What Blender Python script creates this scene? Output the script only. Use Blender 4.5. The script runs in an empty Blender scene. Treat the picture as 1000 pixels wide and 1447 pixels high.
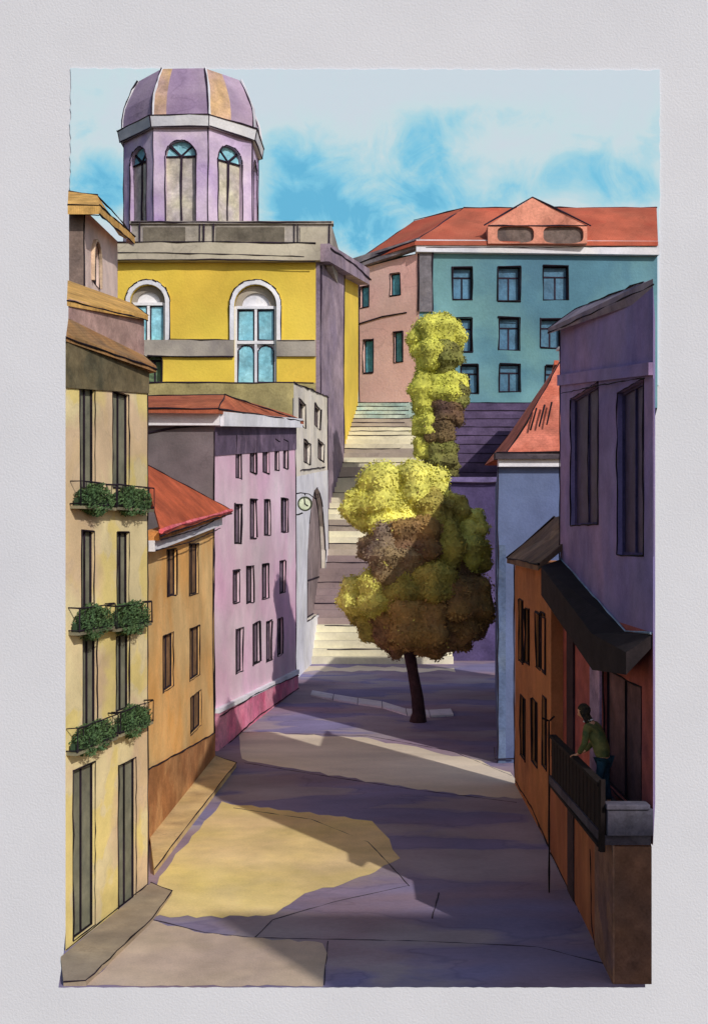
import bpy, bmesh, math, random
from mathutils import Vector, Matrix
from mathutils.geometry import tessellate_polygon
random.seed(7)
R = math.radians
SC = bpy.context.scene
COL = SC.collection
F = 1600.0          # focal length in photo pixels
H = 6.8             # eye height above the street
HOR = 760.0         # horizon row of the photo

# ------------------------------------------------------------------ camera
cam = bpy.data.cameras.new("camera"); camo = bpy.data.objects.new("camera", cam); COL.objects.link(camo)
camo.location = (0, 0, H); camo.rotation_euler = (R(90), 0, 0)
cam.sensor_width = 36; cam.lens = 36 * F / 1447.0; cam.shift_y = (HOR - 723.5) / 1447.0
cam.clip_start = 0.1; cam.clip_end = 2000
SC.camera = camo

# ------------------------------------------------------------------ light
SUN_EL = R(33); sh = Vector((0.55, -0.835))
w = bpy.data.worlds.new("World"); SC.world = w; w.use_nodes = True
nt = w.node_tree; nt.nodes.clear()
out = nt.nodes.new("ShaderNodeOutputWorld"); bg = nt.nodes.new("ShaderNodeBackground"); sky = nt.nodes.new("ShaderNodeTexSky")
sky.sky_type = 'NISHITA'; sky.sun_disc = False; sky.sun_elevation = SUN_EL
sky.sun_rotation = math.atan2(sh.x, sh.y)
bg.inputs[1].default_value = 0.11
nt.links.new(sky.outputs[0], bg.inputs[0]); nt.links.new(bg.outputs[0], out.inputs[0])
sl = bpy.data.lights.new("sun", 'SUN'); sl.energy = 3.1; sl.angle = R(0.6); sl.color = (1.0, 0.955, 0.88)
so = bpy.data.objects.new("sun", sl); COL.objects.link(so)
sv = Vector((sh.x * math.cos(SUN_EL), sh.y * math.cos(SUN_EL), math.sin(SUN_EL))).normalized()
so.rotation_euler = sv.to_track_quat('Z', 'Y').to_euler(); so.location = sv * 60
SC.view_settings.view_transform = 'Standard'; SC.view_settings.look = 'None'
SC.view_settings.exposure = -0.20; SC.view_settings.gamma = 1

# ------------------------------------------------------------------ helpers
def PX(px, Y): return (px - 500.0) * Y / F
def ZY(py, Y): return H - (py - HOR) * Y / F
def W(px, py, Y): return Vector((PX(px, Y), Y, ZY(py, Y)))
def G(px, py, z=0.0):
    Y = (H - z) * F / (py - HOR); return Vector((PX(px, Y), Y, z))
def lin(c):
    return tuple(((v / 255.0) / 12.92 if v / 255.0 <= 0.04045 else ((v / 255.0 + 0.055) / 1.055) ** 2.4) for v in c)

MATS = {}
MUTE = 0.10
def wc(name, main, alt=None, third=None, Y=25.0, k=0.8, size=60, soft=0.035, amount=1.0, bump=0.25, rough=0.9, grain=0.22, stretch=(1, 1, 1), rim=0.25, courses=None, fl=0.5, tl=0.5):
    """pigment-washed plaster / stone: colours are what the sunlit thing shows, k its share of light; size = wash size in photo px"""
    if name in MATS: return MATS[name]
    def c(x):
        q = [v / k for v in lin(x)]; g_ = .3 * q[0] + .6 * q[1] + .1 * q[2]
        q = [v * (1 - MUTE) + g_ * MUTE for v in q]; mx = max(q)
        return tuple(v * (0.84 / mx if mx > 0.84 else 1) for v in q) + (1,)
    grain *= 1.35; rim = rim * .6
    alt = alt or main; third = third or alt
    m = bpy.data.materials.new(name); m.use_nodes = True
    t = m.node_tree; n = t.nodes; L = t.links; n.clear()
    o = n.new("ShaderNodeOutputMaterial"); b = n.new("ShaderNodeBsdfPrincipled"); L.new(b.outputs[0], o.inputs[0])
    b.inputs["Roughness"].default_value = rough; b.inputs["Specular IOR Level"].default_value = 0.2
    tc = n.new("ShaderNodeTexCoord"); mp = n.new("ShaderNodeMapping"); L.new(tc.outputs["Object"], mp.inputs[0])
    mp.inputs["Scale"].default_value = stretch
    mp.inputs["Location"].default_value = ((hash_(name) % 97) * 1.37, (hash_(name) % 53) * 2.1, (hash_(name) % 31) * 1.9)
    ppm = F / Y
    def noise(s, det, ro=0.55, dist=0.0, src=mp):
        x = n.new("ShaderNodeTexNoise"); x.inputs["Scale"].default_value = s; x.inputs["Detail"].default_value = det
        x.inputs["Roughness"].default_value = ro; x.inputs["Distortion"].default_value = dist; L.new(src.outputs[0], x.inputs[0]); return x
    def rng(src, a, bb, lo=0.0, hi=1.0):
        x = n.new("ShaderNodeMapRange"); x.inputs[1].default_value = a; x.inputs[2].default_value = bb
        x.inputs[3].default_value = lo; x.inputs[4].default_value = hi; L.new(src, x.inputs[0]); return x.outputs[0]
    def mix(fac, a, bb, typ='MIX'):
        x = n.new("ShaderNodeMix"); x.data_type = 'RGBA'; x.blend_type = typ
        if isinstance(fac, float): x.inputs[0].default_value = fac
        else: L.new(fac, x.inputs[0])
        for i, v in ((6, a), (7, bb)):
            if isinstance(v, tuple): x.inputs[i].default_value = v
            else: L.new(v, x.inputs[i])
        return x.outputs[2]
    n1 = noise(ppm / size, 4, 0.5, 0.3); n2 = noise(ppm / size * 0.55, 3, 0.5, 0.6); n3 = noise(ppm / size * 2.3, 5, 0.6)
    f1 = rng(n1.outputs[0], fl - soft, fl + soft, 0, amount); col = mix(f1, c(main), c(alt))
    f2 = rng(n2.outputs[0], tl + 0.02 - soft * 2.5, tl + 0.02 + soft * 2.5, 0, amount * 0.8); col = mix(f2, col, c(third))
    # pigment that gathers along the edge of a wash
    d = n.new("ShaderNodeMath"); d.operation = 'SUBTRACT'; L.new(n1.outputs[0], d.inputs[0]); d.inputs[1].default_value = fl + soft
    a = n.new("ShaderNodeMath"); a.operation = 'ABSOLUTE'; L.new(d.outputs[0], a.inputs[0])
    e = rng(a.outputs[0], 0.0, 0.012, 1 - rim, 1.0)
    g = rng(n3.outputs[0], 0.3, 0.7, 1 - grain, 1 + grain)
    fine = noise(ppm / 3.2, 2, 0.6); g2 = rng(fine.outputs[0], 0.3, 0.7, 1 - grain * 0.45, 1 + grain * 0.45)
    mu = n.new("ShaderNodeMath"); mu.operation = 'MULTIPLY'; L.new(e, mu.inputs[0]); L.new(g, mu.inputs[1])
    mu2 = n.new("ShaderNodeMath"); mu2.operation = 'MULTIPLY'; L.new(mu.outputs[0], mu2.inputs[0]); L.new(g2, mu2.inputs[1])
    last = mu2.outputs[0]
    if grain > .04:
        n4 = noise(ppm / size / 1.9, 3, 0.55, 0.5); g4 = rng(n4.outputs[0], 0.3, 0.7, 0.80, 1.16)
        mu4 = n.new("ShaderNodeMath"); mu4.operation = 'MULTIPLY'; L.new(last, mu4.inputs[0]); L.new(g4, mu4.inputs[1]); last = mu4.outputs[0]
    if courses:
        wv = n.new("ShaderNodeTexWave"); wv.bands_direction = courses[0]; wv.inputs["Scale"].default_value = courses[1]
        wv.inputs["Distortion"].default_value = 1.2; wv.inputs["Detail"].default_value = 2; L.new(tc.outputs["Object"], wv.inputs[0])
        wv_o = rng(wv.outputs[1], 0.0, 0.35, 1 - courses[2], 1.0)
        mu3 = n.new("ShaderNodeMath"); mu3.operation = 'MULTIPLY'; L.new(last, mu3.inputs[0]); L.new(wv_o, mu3.inputs[1]); last = mu3.outputs[0]
    cmb = n.new("ShaderNodeCombineColor")
    for i in range(3): L.new(last, cmb.inputs[i])
    col = mix(1.0, col, cmb.outputs[0], 'MULTIPLY')
    L.new(col, b.inputs["Base Color"])
    bp = n.new("ShaderNodeBump"); bp.inputs["Strength"].default_value = bump; bp.inputs["Distance"].default_value = 1.6 / ppm
    L.new(fine.outputs[0], bp.inputs["Height"]); L.new(bp.outputs[0], b.inputs["Normal"])
    MATS[name] = m; return m
def hash_(s):
    h = 7
    for ch in s: h = (h * 31 + ord(ch)) % 100003
    return h

INK = wc("dark_iron", (22, 18, 22), (38, 28, 40), Y=30, k=0.8, grain=0.2, rim=0)
INKB = wc("dark_iron_far", (30, 24, 34), (48, 36, 52), Y=80, k=0.8, grain=0.2, rim=0)
WHITE = wc("white_paint", (222, 220, 224), (206, 204, 212), Y=40, k=0.70, grain=0.08, rim=0.05)
WHITEF = wc("white_stone_far", (216, 214, 218), (196, 196, 206), Y=85, k=0.78, grain=0.08, rim=0.05)

def setp(o, **kw):
    for k, v in kw.items():
        if v is not None: o[k] = v
    return o
def thing(name, label, cat, loc, group=None):
    o = bpy.data.objects.new(name, None); o.empty_display_size = 0.3; COL.objects.link(o); o.location = loc
    return setp(o, label=label, category=cat, group=group)

class MB:
    def __init__(s): s.v = []; s.f = []; s.m = []
    def face(s, pts, mi=0):
        i = len(s.v); s.v += [Vector(p) for p in pts]; s.f.append(tuple(range(i, i + len(pts)))); s.m.append(mi)
    def raw(s, vs, fs, mi=0):
        i = len(s.v); s.v += [Vector(p) for p in vs]
        for f in fs: s.f.append(tuple(i + k for k in f)); s.m.append(mi)
    def hexa(s, a, b, mi=0):
        """a, b: two matching rings of n points (bottom, top)"""
        n = len(a); fs = [tuple(range(n))[::-1], tuple(range(n, 2 * n))] + [(k, (k + 1) % n, n + (k + 1) % n, n + k) for k in range(n)]
        s.raw(list(a) + list(b), fs, mi)
    def box(s, p0, p1, mi=0):
        x0, y0, z0 = p0; x1, y1, z1 = p1
        s.hexa([(x0, y0, z0), (x1, y0, z0), (x1, y1, z0), (x0, y1, z0)], [(x0, y0, z1), (x1, y0, z1), (x1, y1, z1), (x0, y1, z1)], mi)
    def slab(s, pts, th, mi=0, down=True):
        pts = [Vector(p) for p in pts]; d = Vector((0, 0, -th if down else th))
        s.hexa([p + d for p in pts], pts, mi)
    def tube(s, pts, r, mi=0, n=5, wob=0.0, taper=True):
        pts = [Vector(p) for p in pts]
        # subdivide for a hand-drawn waver
        q = []
        for a, b in zip(pts, pts[1:]):
            L = (b - a).length; k = max(1, min(14, int(L / (r * 22)))) if wob else 1
            for i in range(k): q.append(a.lerp(b, i / k))
        q.append(pts[-1])
        if wob: q = [p + Vector((random.uniform(-1, 1), random.uniform(-1, 1), random.uniform(-1, 1))) * r * wob for p in q]
        rings = []
        for i, p in enumerate(q):
            t = (q[min(i + 1, len(q) - 1)] - q[max(i - 1, 0)])
            if t.length < 1e-6: t = Vector((0, 0, 1))
            t.normalize(); up = Vector((0, 0, 1)) if abs(t.z) < 0.9 else Vector((1, 0, 0))
            a = t.cross(up).normalized(); b = t.cross(a)
            rr = r * (random.uniform(0.55, 1.35) if wob else 1)
            rings.append([p + (a * math.cos(2 * math.pi * k / n) + b * math.sin(2 * math.pi * k / n)) * rr for k in range(n)])
        i0 = len(s.v)
        for rg in rings: s.v += rg
        for i in range(len(rings) - 1):
            for k in range(n):
                s.f.append((i0 + i * n + k, i0 + i * n + (k + 1) % n, i0 + (i + 1) * n + (k + 1) % n, i0 + (i + 1) * n + k)); s.m.append(mi)
        s.f.append(tuple(i0 + k for k in range(n))[::-1]); s.m.append(mi)
        s.f.append(tuple(i0 + (len(rings) - 1) * n + k for k in range(n))); s.m.append(mi)
    def build(s, name, mats, parent=None, smooth=False, bevel=0.0, **props):
        if not isinstance(mats, (list, tuple)): mats = [mats]
        off = Vector(parent_loc(parent)) if parent else Vector((0, 0, 0))
        if parent is None and s.v:
            off = Vector((sum(v.x for v in s.v) / len(s.v), sum(v.y for v in s.v) / len(s.v), min(v.z for v in s.v)))
        me = bpy.data.meshes.new(name); me.from_pydata([tuple(v - off) for v in s.v], [], s.f)
        for m in mats: me.materials.append(m)
        for p, mi in zip(me.polygons, s.m): p.material_index = mi; p.use_smooth = smooth
        bm = bmesh.new(); bm.from_mesh(me)
        if smooth: bmesh.ops.remove_doubles(bm, verts=bm.verts, dist=1e-5)
        bmesh.ops.recalc_face_normals(bm, faces=bm.faces); bm.to_mesh(me); bm.free()
        o = bpy.data.objects.new(name, me); COL.objects.link(o)
        if parent: o.parent = parent
        else: o.location = off
        if bevel:
            bv = o.modifiers.new("bevel", 'BEVEL'); bv.width = bevel; bv.segments = 2; bv.limit_method = 'ANGLE'
        return setp(o, **props)
def parent_loc(o):
    v = Vector((0, 0, 0))
    while o is not None: v = v + Vector(o.location); o = o.parent
    return v

class Face:
    def __init__(s, A, B):
        s.A = Vector((A[0], A[1])); s.B = Vector((B[0], B[1])); s.L = (s.B - s.A).length; s.d = (s.B - s.A) / s.L
        n = Vector((s.d.y, -s.d.x)); mid = (s.A + s.B) / 2
        s.n = n if n.dot(-mid) > 0 else -n
    def u(s, px):
        k = (px - 500.0) / F; return (k * s.A.y - s.A.x) / (s.d.x - k * s.d.y)
    def Y(s, px): return s.A.y + s.d.y * s.u(px)
    def z(s, px, py): return H - (py - HOR) * s.Y(px) / F
    def p(s, u, z, d=0.0):
        q = s.A + s.d * u + s.n * d; return Vector((q.x, q.y, z))
    def hit(s, px, py, d=0.0): return s.p(s.u(px), s.z(px, py), d)
    def box(s, m, u0, u1, z0, z1, d0, d1, mi=0, z0b=None, z1b=None):
        z0b = z0 if z0b is None else z0b; z1b = z1 if z1b is None else z1b
        m.hexa([s.p(u0, z0, d0), s.p(u1, z0b, d0), s.p(u1, z0b, d1), s.p(u0, z0, d1)],
               [s.p(u0, z1, d0), s.p(u1, z1b, d0), s.p(u1, z1b, d1), s.p(u0, z1, d1)], mi)
    def line(s, m, pxs, r, d=0.0, mi=0, wob=0.7):
        m.tube([s.hit(x, y, d) for x, y in pxs], r, mi, wob=wob)

def facade(m, face, outer, holes=(), reveal=0.15, mi=0, rmi=None):
    """outer, holes: polygons in (u, z); a real opening with its reveal for each hole"""
    rmi = mi if rmi is None else rmi
    loops = [[Vector((a, b, 0)) for a, b in outer]] + [[Vector((a, b, 0)) for a, b in h] for h in holes]
    flat = [v for l in loops for v in l]
    tris = tessellate_polygon(loops)
    m.raw([face.p(v.x, v.y) for v in flat], [tuple(t) for t in tris], mi)
    for h in holes:
        k = len(h)
        for i in range(k):
            a, b = h[i], h[(i + 1) % k]
            m.face([face.p(*a), face.p(*b), face.p(b[0], b[1], -reveal), face.p(a[0], a[1], -reveal)], rmi)

def arch_poly(u0, u1, z0, z1, seg=10):
    """rectangle with a round head; z1 = top of the arch"""
    r = abs(u1 - u0) / 2; zc = max(z0 + 0.01, z1 - r); ry = z1 - zc; uc = (u0 + u1) / 2; sgn = 1 if u1 > u0 else -1
    return [(u0, z0), (u1, z0)] + [(uc + sgn * r * math.cos(math.pi * i / seg), zc + ry * math.sin(math.pi * i / seg)) for i in range(seg + 1)]

def window(house, face, x0, x1, yt, yb, pane, frame=None, arch=False, reveal=0.12, fw=0.05, bars="mid", ink=INK, inkr=0.012, kind="window", outline=True, surround=None, sw=0.12, plabel=None, rows=1, shutters=None):
    """one opening: returns its hole polygon; makes the window part (pane) and its frame sub-part"""
    xc = (x0 + x1) / 2; u0, u1 = sorted((face.u(x0), face.u(x1))); z1 = face.z(xc, yt); z0 = face.z(xc, yb)
    poly = arch_poly(u0, u1, z0, z1) if arch else [(u0, z0), (u1, z0), (u1, z1), (u0, z1)]
    m = MB(); m.face([face.p(a, b, -reveal + 0.01) for a, b in poly]); m.face([face.p(a, b, -reveal - 0.03) for a, b in poly])
    w = m.build(kind, pane, house, label=plabel)
    m = MB(); d0, d1 = -reveal + 0.012, -reveal + 0.05; uc = (u0 + u1) / 2
    top = (z1 - (u1 - u0) / 2) if arch else z1
    face.box(m, u0, u0 + fw, z0, top, d0, d1); face.box(m, u1 - fw, u1, z0, top, d0, d1)
    face.box(m, u0 + fw, u1 - fw, z0, z0 + fw, d0, d1)
    if arch:
        for i in range(10):
            a0, a1 = math.pi * i / 10, math.pi * (i + 1) / 10; r = (u1 - u0) / 2
            q = [(uc + rr * math.cos(a), top + rr * math.sin(a)) for rr, a in ((r, a0), (r, a1), (r - fw, a1), (r - fw, a0))]
            m.hexa([face.p(a, b, d0) for a, b in q], [face.p(a, b, d1) for a, b in q])
        face.box(m, u0 + fw, u1 - fw, top - fw / 2, top + fw / 2, d0, d1)
    else: face.box(m, u0 + fw, u1 - fw, z1 - fw, z1, d0, d1)
    ht = top if arch else z1 - fw
    lo = z0 + fw
    if bars in ("mid", "cross"): face.box(m, uc - fw * 0.4, uc + fw * 0.4, lo, ht - (fw * .5 if arch else 0), d0, d1 - 0.004)
    if bars in ("cross", "T"):
        zz = z0 + (z1 - z0) * 0.66
        if bars == "T":
            face.box(m, uc - fw * 0.5, uc + fw * 0.5, lo, zz, d0, d1 - 0.004)
            face.box(m, u0 + fw, u1 - fw, zz, zz + fw, d0, d1)
    if rows > 1:
        for k in range(1, rows):
            zz = z0 + (top - z0) * k / rows
            face.box(m, u0 + fw, uc - fw * .4, zz - fw * .3, zz + fw * .3, d0, d1); face.box(m, uc + fw * .4, u1 - fw, zz - fw * .3, zz + fw * .3, d0, d1)
    m.build("frame", frame or ink, w)
    if shutters:
        for sgn, uu in ((-1, u0), (1, u1)):
            m = MB(); a, b = sorted((uu, uu + sgn * (u1 - u0) * 0.42)); zt, zb = top, z0
            face.box(m, a, b, zb, zt, 0.012, 0.04)
            for k in range(9):
                zz = zb + (zt - zb) * (k + 0.5) / 9; face.box(m, a + 0.02, b - 0.02, zz - 0.03, zz + 0.02, 0.04, 0.052)
            m.build("shutter", shutters, w)
    if outline:
        m = MB(); g = 0.012
        pts = [face.p(a, b, g) for a, b in poly]
        # drawn dark edging: usually broken, heavier on one side
        seq = pts + [pts[0]]
        for a, b in zip(seq, seq[1:]):
            m.tube([a, b], inkr * random.uniform(0.7, 1.5), 0, n=4, wob=0.9)
        m.build("edging", ink, w)
    if surround:
        m = MB(); s_ = sw
        if arch:
            outerp = arch_poly(u0 - s_, u1 + s_, z0, z1 + s_)
            inn = arch_poly(u0, u1, z0, z1)
            for i in range(2, len(outerp) - 1):
                m.hexa([face.p(*outerp[i], 0.002), face.p(*outerp[i + 1], 0.002), face.p(*inn[i + 1], 0.002), face.p(*inn[i], 0.002)],
                       [face.p(*outerp[i], 0.09), face.p(*outerp[i + 1], 0.09), face.p(*inn[i + 1], 0.09), face.p(*inn[i], 0.09)])
            face.box(m, u0 - s_, u0, z0, inn[-1][1], 0.002, 0.09); face.box(m, u1, u1 + s_, z0, inn[2][1], 0.002, 0.09)
        else:
            face.box(m, u0 - s_, u1 + s_, z1, z1 + s_, 0.002, 0.07); face.box(m, u0 - s_, u0, z0, z1, 0.002, 0.05); face.box(m, u1, u1 + s_, z0, z1, 0.002, 0.05)
        m.build("surround", surround, w)
    return poly

def prism(m, foot, zb, tops, skip=(), mi=0, top=True):
    """closed body over a footprint, one height per corner; the edges in skip are left for a facade"""
    n = len(foot); tops = tops if isinstance(tops, (list, tuple)) else [tops] * n
    a = [Vector((x, y, zb)) for x, y in foot]; b = [Vector((x, y, t)) for (x, y), t in zip(foot, tops)]
    for i in range(n):
        if i in skip: continue
        j = (i + 1) % n; m.face([a[i], a[j], b[j], b[i]], mi)
    if top: m.face(b, mi)
def P2(px, Y): return (PX(px, Y), Y)

# ================================================================== SETTING
YW = 290.0
# the white paper the painted street stands in front of
PAPER = wc("paper_white", (199, 199, 207), (195, 195, 204), (202, 202, 208), Y=YW, k=0.80, size=260, soft=0.2, grain=0.02, bump=0.35, rim=0, amount=0.6)
m = MB(); m.hexa([(-150, YW, -165), (150, YW, -165), (150, YW + 1.5, -165), (-150, YW + 1.5, -165)], [(-150, YW, 165), (150, YW, 165), (150, YW + 1.5, 165), (-150, YW + 1.5, 165)])
m.build("paper_sheet", PAPER, label="large white grained paper sheet bordering the whole street scene", category="paper")
# sky backdrop with a wavering brushed edge
def edge_poly(pts, step, amp):
    o = []
    for a, b in zip(pts, pts[1:] + pts[:1]):
        a = Vector(a); b = Vector(b); k = max(1, int((b - a).length / step))
        for i in range(k): o.append(a.lerp(b, i / k) + Vector((random.uniform(-amp, amp), random.uniform(-amp, amp))))
    return o
sp = edge_poly([(100, 97), (932, 99), (930, 545), (620, 560), (600, 700), (99, 700)], 7, 1.1)
m = MB(); fr = [W(p.x, p.y, YW - 0.35) for p in sp]; bk = [p + Vector((0, 0.3, 0)) for p in fr]
tr = tessellate_polygon([[Vector((p.x, p.z, 0)) for p in fr]]); m.raw(fr, [tuple(t) for t in tr]); m.raw(bk, [tuple(t) for t in tr])
for i in range(len(fr)): j = (i + 1) % len(fr); m.face([fr[i], fr[j], bk[j], bk[i]])
sky_m = bpy.data.materials.new("sky_wash"); sky_m.use_nodes = True
t = sky_m.node_tree; n = t.nodes; L = t.links; b = n["Principled BSDF"]; b.inputs["Roughness"].default_value = 0.95; b.inputs["Specular IOR Level"].default_value = 0.1
tc = n.new("ShaderNodeTexCoord"); sx = n.new("ShaderNodeSeparateXYZ"); L.new(tc.outputs["Object"], sx.inputs[0])
def nz(s, det, dist=0.0, ro=0.55, sc=(1, 1, 1)):
    mp = n.new("ShaderNodeMapping"); mp.inputs["Scale"].default_value = sc; L.new(tc.outputs["Object"], mp.inputs[0])
    x = n.new("ShaderNodeTexNoise"); x.inputs["Scale"].default_value = s; x.inputs["Detail"].default_value = det; x.inputs["Distortion"].default_value = dist
    x.inputs["Roughness"].default_value = ro; L.new(mp.outputs[0], x.inputs[0]); return x.outputs[0]
def mth(op, a, bb=None, cl=False):
    x = n.new("ShaderNodeMath"); x.operation = op; x.use_clamp = cl
    for i, v in ((0, a), (1, bb)):
        if v is None: continue
        if isinstance(v, (int, float)): x.inputs[i].default_value = v
        else: L.new(v, x.inputs[i])
    return x.outputs[0]
SKYBLOBS = []
sky_o = m.build("sky", sky_m, kind="structure")
so_ = sky_o.location
def blob(px, py, rx, ry, amp):
    """one brushed patch of blue: an ellipse (photo pixels at the backdrop) with a feathered edge"""
    q = W(px, py, YW - 0.35); k = (YW / F)
    dx = mth('DIVIDE', mth('SUBTRACT', sx.outputs[0], q.x - so_.x), rx * k); dz = mth('DIVIDE', mth('SUBTRACT', sx.outputs[2], q.z - so_.z), ry * k)
    r2 = mth('ADD', mth('MULTIPLY', dx, dx), mth('MULTIPLY', dz, dz))
    return mth('MULTIPLY', mth('SUBTRACT', 1.0, mth('SQRT', r2), True), amp)
tot = None
for a in ((150, 262, 95, 60, 1.5), (120, 200, 60, 100, 0.55), (420, 240, 110, 95, 1.25), (500, 300, 130, 60, 1.3), (585, 215, 120, 75, 1.1), (640, 170, 120, 45, .5), (830, 215, 120, 60, .55), (790, 165, 150, 40, .35), (600, 290, 140, 30, 0.8), (520, 340, 60, 60, 1.2), (930, 180, 40, 70, .5), (400, 300, 60, 60, .8), (200, 100, 200, 50, .35), (720, 262, 220, 60, .75), (900, 270, 90, 70, .7)):
    v = blob(*a); tot = v if tot is None else mth('ADD', tot, v)
nn = nz(0.07, 7, 0.9, 0.62); nf = nz(0.42, 5, 0.3)
fac = mth('ADD', mth('MULTIPLY', tot, mth('MULTIPLY', nn, 1.5)), mth('MULTIPLY', mth('SUBTRACT', nn, 0.5), 0.35))
fac = mth('ADD', fac, mth('MULTIPLY', mth('SUBTRACT', nf, 0.5), 0.22))
cr = n.new("ShaderNodeValToRGB"); L.new(fac, cr.inputs[0]); e = cr.color_ramp.elements
def sc_(c): return tuple(min(.86, v / 0.80) for v in lin(c)) + (1,)
e[0].position = 0.0; e[0].color = sc_((190, 204, 220)); e[1].position = 1.0; e[1].color = sc_((96, 172, 208))
for p_, c_ in ((0.25, (186, 207, 222)), (0.5, (156, 200, 222)), (0.78, (116, 186, 216))):
    q = e.new(p_); q.color = sc_(c_)
L.new(cr.outputs[0], b.inputs["Base Color"])

# ground: one sheet from the near edge of the scene to the foot of the stairs and on below them
GR = wc("street_stone", (154, 142, 152), (124, 118, 158), (146, 120, 132), Y=27, k=0.84, size=110, soft=0.03, grain=0.10, rim=0.25, bump=0.3, amount=0.95, stretch=(.45, .8, 1))
GR2 = wc("street_joint", (60, 52, 62), Y=25, k=0.8)
fe = [Vector((PX(x, 17.13 + random.uniform(-.012, .012)), 17.13 + random.uniform(-.02, .012), 0)) for x in range(83, 916, 9)]
m = MB()
back = [Vector((6.7, 26, 0)), Vector((10.3, 40, 0)), Vector((16.0, 62, 0)), Vector((20.8, 81, 0)), Vector((5.5, 81, 0)), Vector((5.3, 66, 0)), Vector((-9, 66, 0)), Vector((-9, 52, 0)), Vector((-7.8, 33, 0)), Vector((-6.1, 24.6, 0)), Vector((-4.76, 18.6, 0))]
gp = fe + back; m.raw(gp, [tuple(t) for t in tessellate_polygon([[Vector((p.x, p.y, 0)) for p in gp]])])
for l in ([(243, 1262), (216, 1300), (290, 1318), (360, 1325)], [(360, 1325), (385, 1300), (470, 1275), (578, 1251)], [(360, 1325), (600, 1330), (760, 1338), (852, 1362)],
          [(463, 1330), (458, 1392)], [(330, 1142), (440, 1158), (520, 1190), (560, 1232), (578, 1252)], [(345, 1078), (480, 1100), (600, 1118), (730, 1134)], [(340, 1035), (520, 1040), (640, 1062), (722, 1096)], [(620, 1262), (610, 1298)]):
    m.tube([G(x, y) for x, y in l], 0.012, 1, wob=0.6)
m.build("ground", [GR, GR2], kind="structure")
# paler street patches with sunlight painted into their ochre, cream and tan
SET = wc("violet_setts", (92, 84, 108), (112, 98, 112), (84, 84, 122), Y=25, k=0.62, size=120, soft=0.05, grain=0.14, rim=0.2, amount=0.9)
OCHRE_SUN = wc("ochre_paving", (224, 204, 132), (228, 208, 104), (222, 184, 144), Y=25, k=0.60, size=110, soft=0.16, grain=0.09, rim=0.1)  # sunlit patch of the street painted as ochre
def add_sun_patch(pts, name="painted_sun_patch", mat=SET, z=0.004):
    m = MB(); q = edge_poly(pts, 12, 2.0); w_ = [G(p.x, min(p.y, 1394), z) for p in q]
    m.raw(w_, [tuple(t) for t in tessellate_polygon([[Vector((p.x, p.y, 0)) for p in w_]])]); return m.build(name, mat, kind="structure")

add_sun_patch([(226, 1238), (250, 1208), (296, 1152), (314, 1134), (380, 1142), (450, 1150), (526, 1160), (548, 1186), (564, 1214), (520, 1236), (420, 1268), (388, 1292), (300, 1296), (216, 1294)], mat=OCHRE_SUN)
CREAM_SUN = wc("cream_paving", (222, 206, 178), (206, 190, 168), (214, 196, 178), Y=33, k=0.58, size=120, soft=0.10, grain=0.08, rim=0.1, stretch=(.5, 1, 1))  # bands of sunlight on the street painted as cream
add_sun_patch([(338, 1036), (420, 1036), (520, 1044), (600, 1058), (680, 1076), (722, 1092), (738, 1130), (640, 1122), (540, 1108), (440, 1090), (340, 1072)], mat=CREAM_SUN)
TAN_SUN = wc("tan_paving", (178, 158, 136), (166, 146, 136), (190, 164, 142), Y=18, k=0.74, size=120, soft=0.12, grain=0.1, rim=.1)  # near sunlit area of the street painted as tan
add_sun_patch([(212, 1301), (290, 1319), (360, 1326), (456, 1331), (462, 1350), (455, 1393), (300, 1393.5), (124, 1393), (165, 1350)], mat=TAN_SUN)
add_sun_patch([(425, 942), (520, 942), (640, 944), (642, 949), (520, 948), (424, 949)], mat=CREAM_SUN)
# pavements with a real kerb step
PV = wc("pavement_ochre", (196, 166, 104), (178, 146, 96), (204, 178, 128), Y=27, k=0.74, size=60, soft=0.1, grain=0.1)
PV2 = wc("pavement_grey", (150, 134, 112), (170, 150, 122), (128, 112, 98), Y=20, k=0.74, size=70, soft=0.1, grain=0.1)
def pavement(pts, h, mat):
    top = [G(x, y, h) for x, y in pts]; m = MB(); m.hexa([Vector((p.x, p.y, -0.01)) for p in top], top)
    k = len(top); m.tube([top[i] for i in range(1, k)], 0.014, 1, wob=0.8); return m.build("pavement", [mat, INK], kind="structure")
pavement([(212, 1180), (218, 1228), (334, 1078), (300, 1066)], 0.13, PV)
pavement([(86, 1352), (90, 1386), (122, 1386), (214, 1298), (243, 1259), (214, 1247)], 0.08, PV2)

# ================================================================== LEFT SIDE
# --- L1: yellow and grey balcony house
base = G(150, 1300)
h1 = thing("corner_house", "tall yellow house with green balconies beside the ochre house", "house", (base.x, base.y, 0))
f1 = Face(P2(93, 18.63), P2(209, 22.0))
YEL = wc("pale_yellow_plaster", (236, 212, 128), (232, 212, 158), (194, 164, 132), Y=20.5, k=0.70, size=90, soft=0.02, grain=0.07, rim=0.15, tl=0.49)
PGREY = wc("grey_green_wood", (112, 112, 94), (92, 94, 84), (130, 126, 104), Y=20.5, k=0.8, size=40, soft=0.12, grain=0.12)
holes = []
for x0, x1, yt, yb in ((113, 134, 545, 690), (159, 182, 555, 690), (115, 133, 750, 868), (165, 182, 752, 866), (117, 137, 898, 1030), (164, 183, 898, 1004)):
    holes.append(window(h1, f1, x0, x1, yt, yb, PGREY, frame=INK, reveal=0.09, fw=0.022, inkr=0.010))
for x0, x1, yt, yb, lb in ((103, 134, 1082, 1318, None), (167, 192, 1076, 1278, None)):
    holes.append(window(h1, f1, x0, x1, yt, yb, PGREY, frame=INK, reveal=0.09, fw=0.02, inkr=0.011, kind="door"))
zt = 10.12
m = MB(); U1 = f1.L
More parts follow.
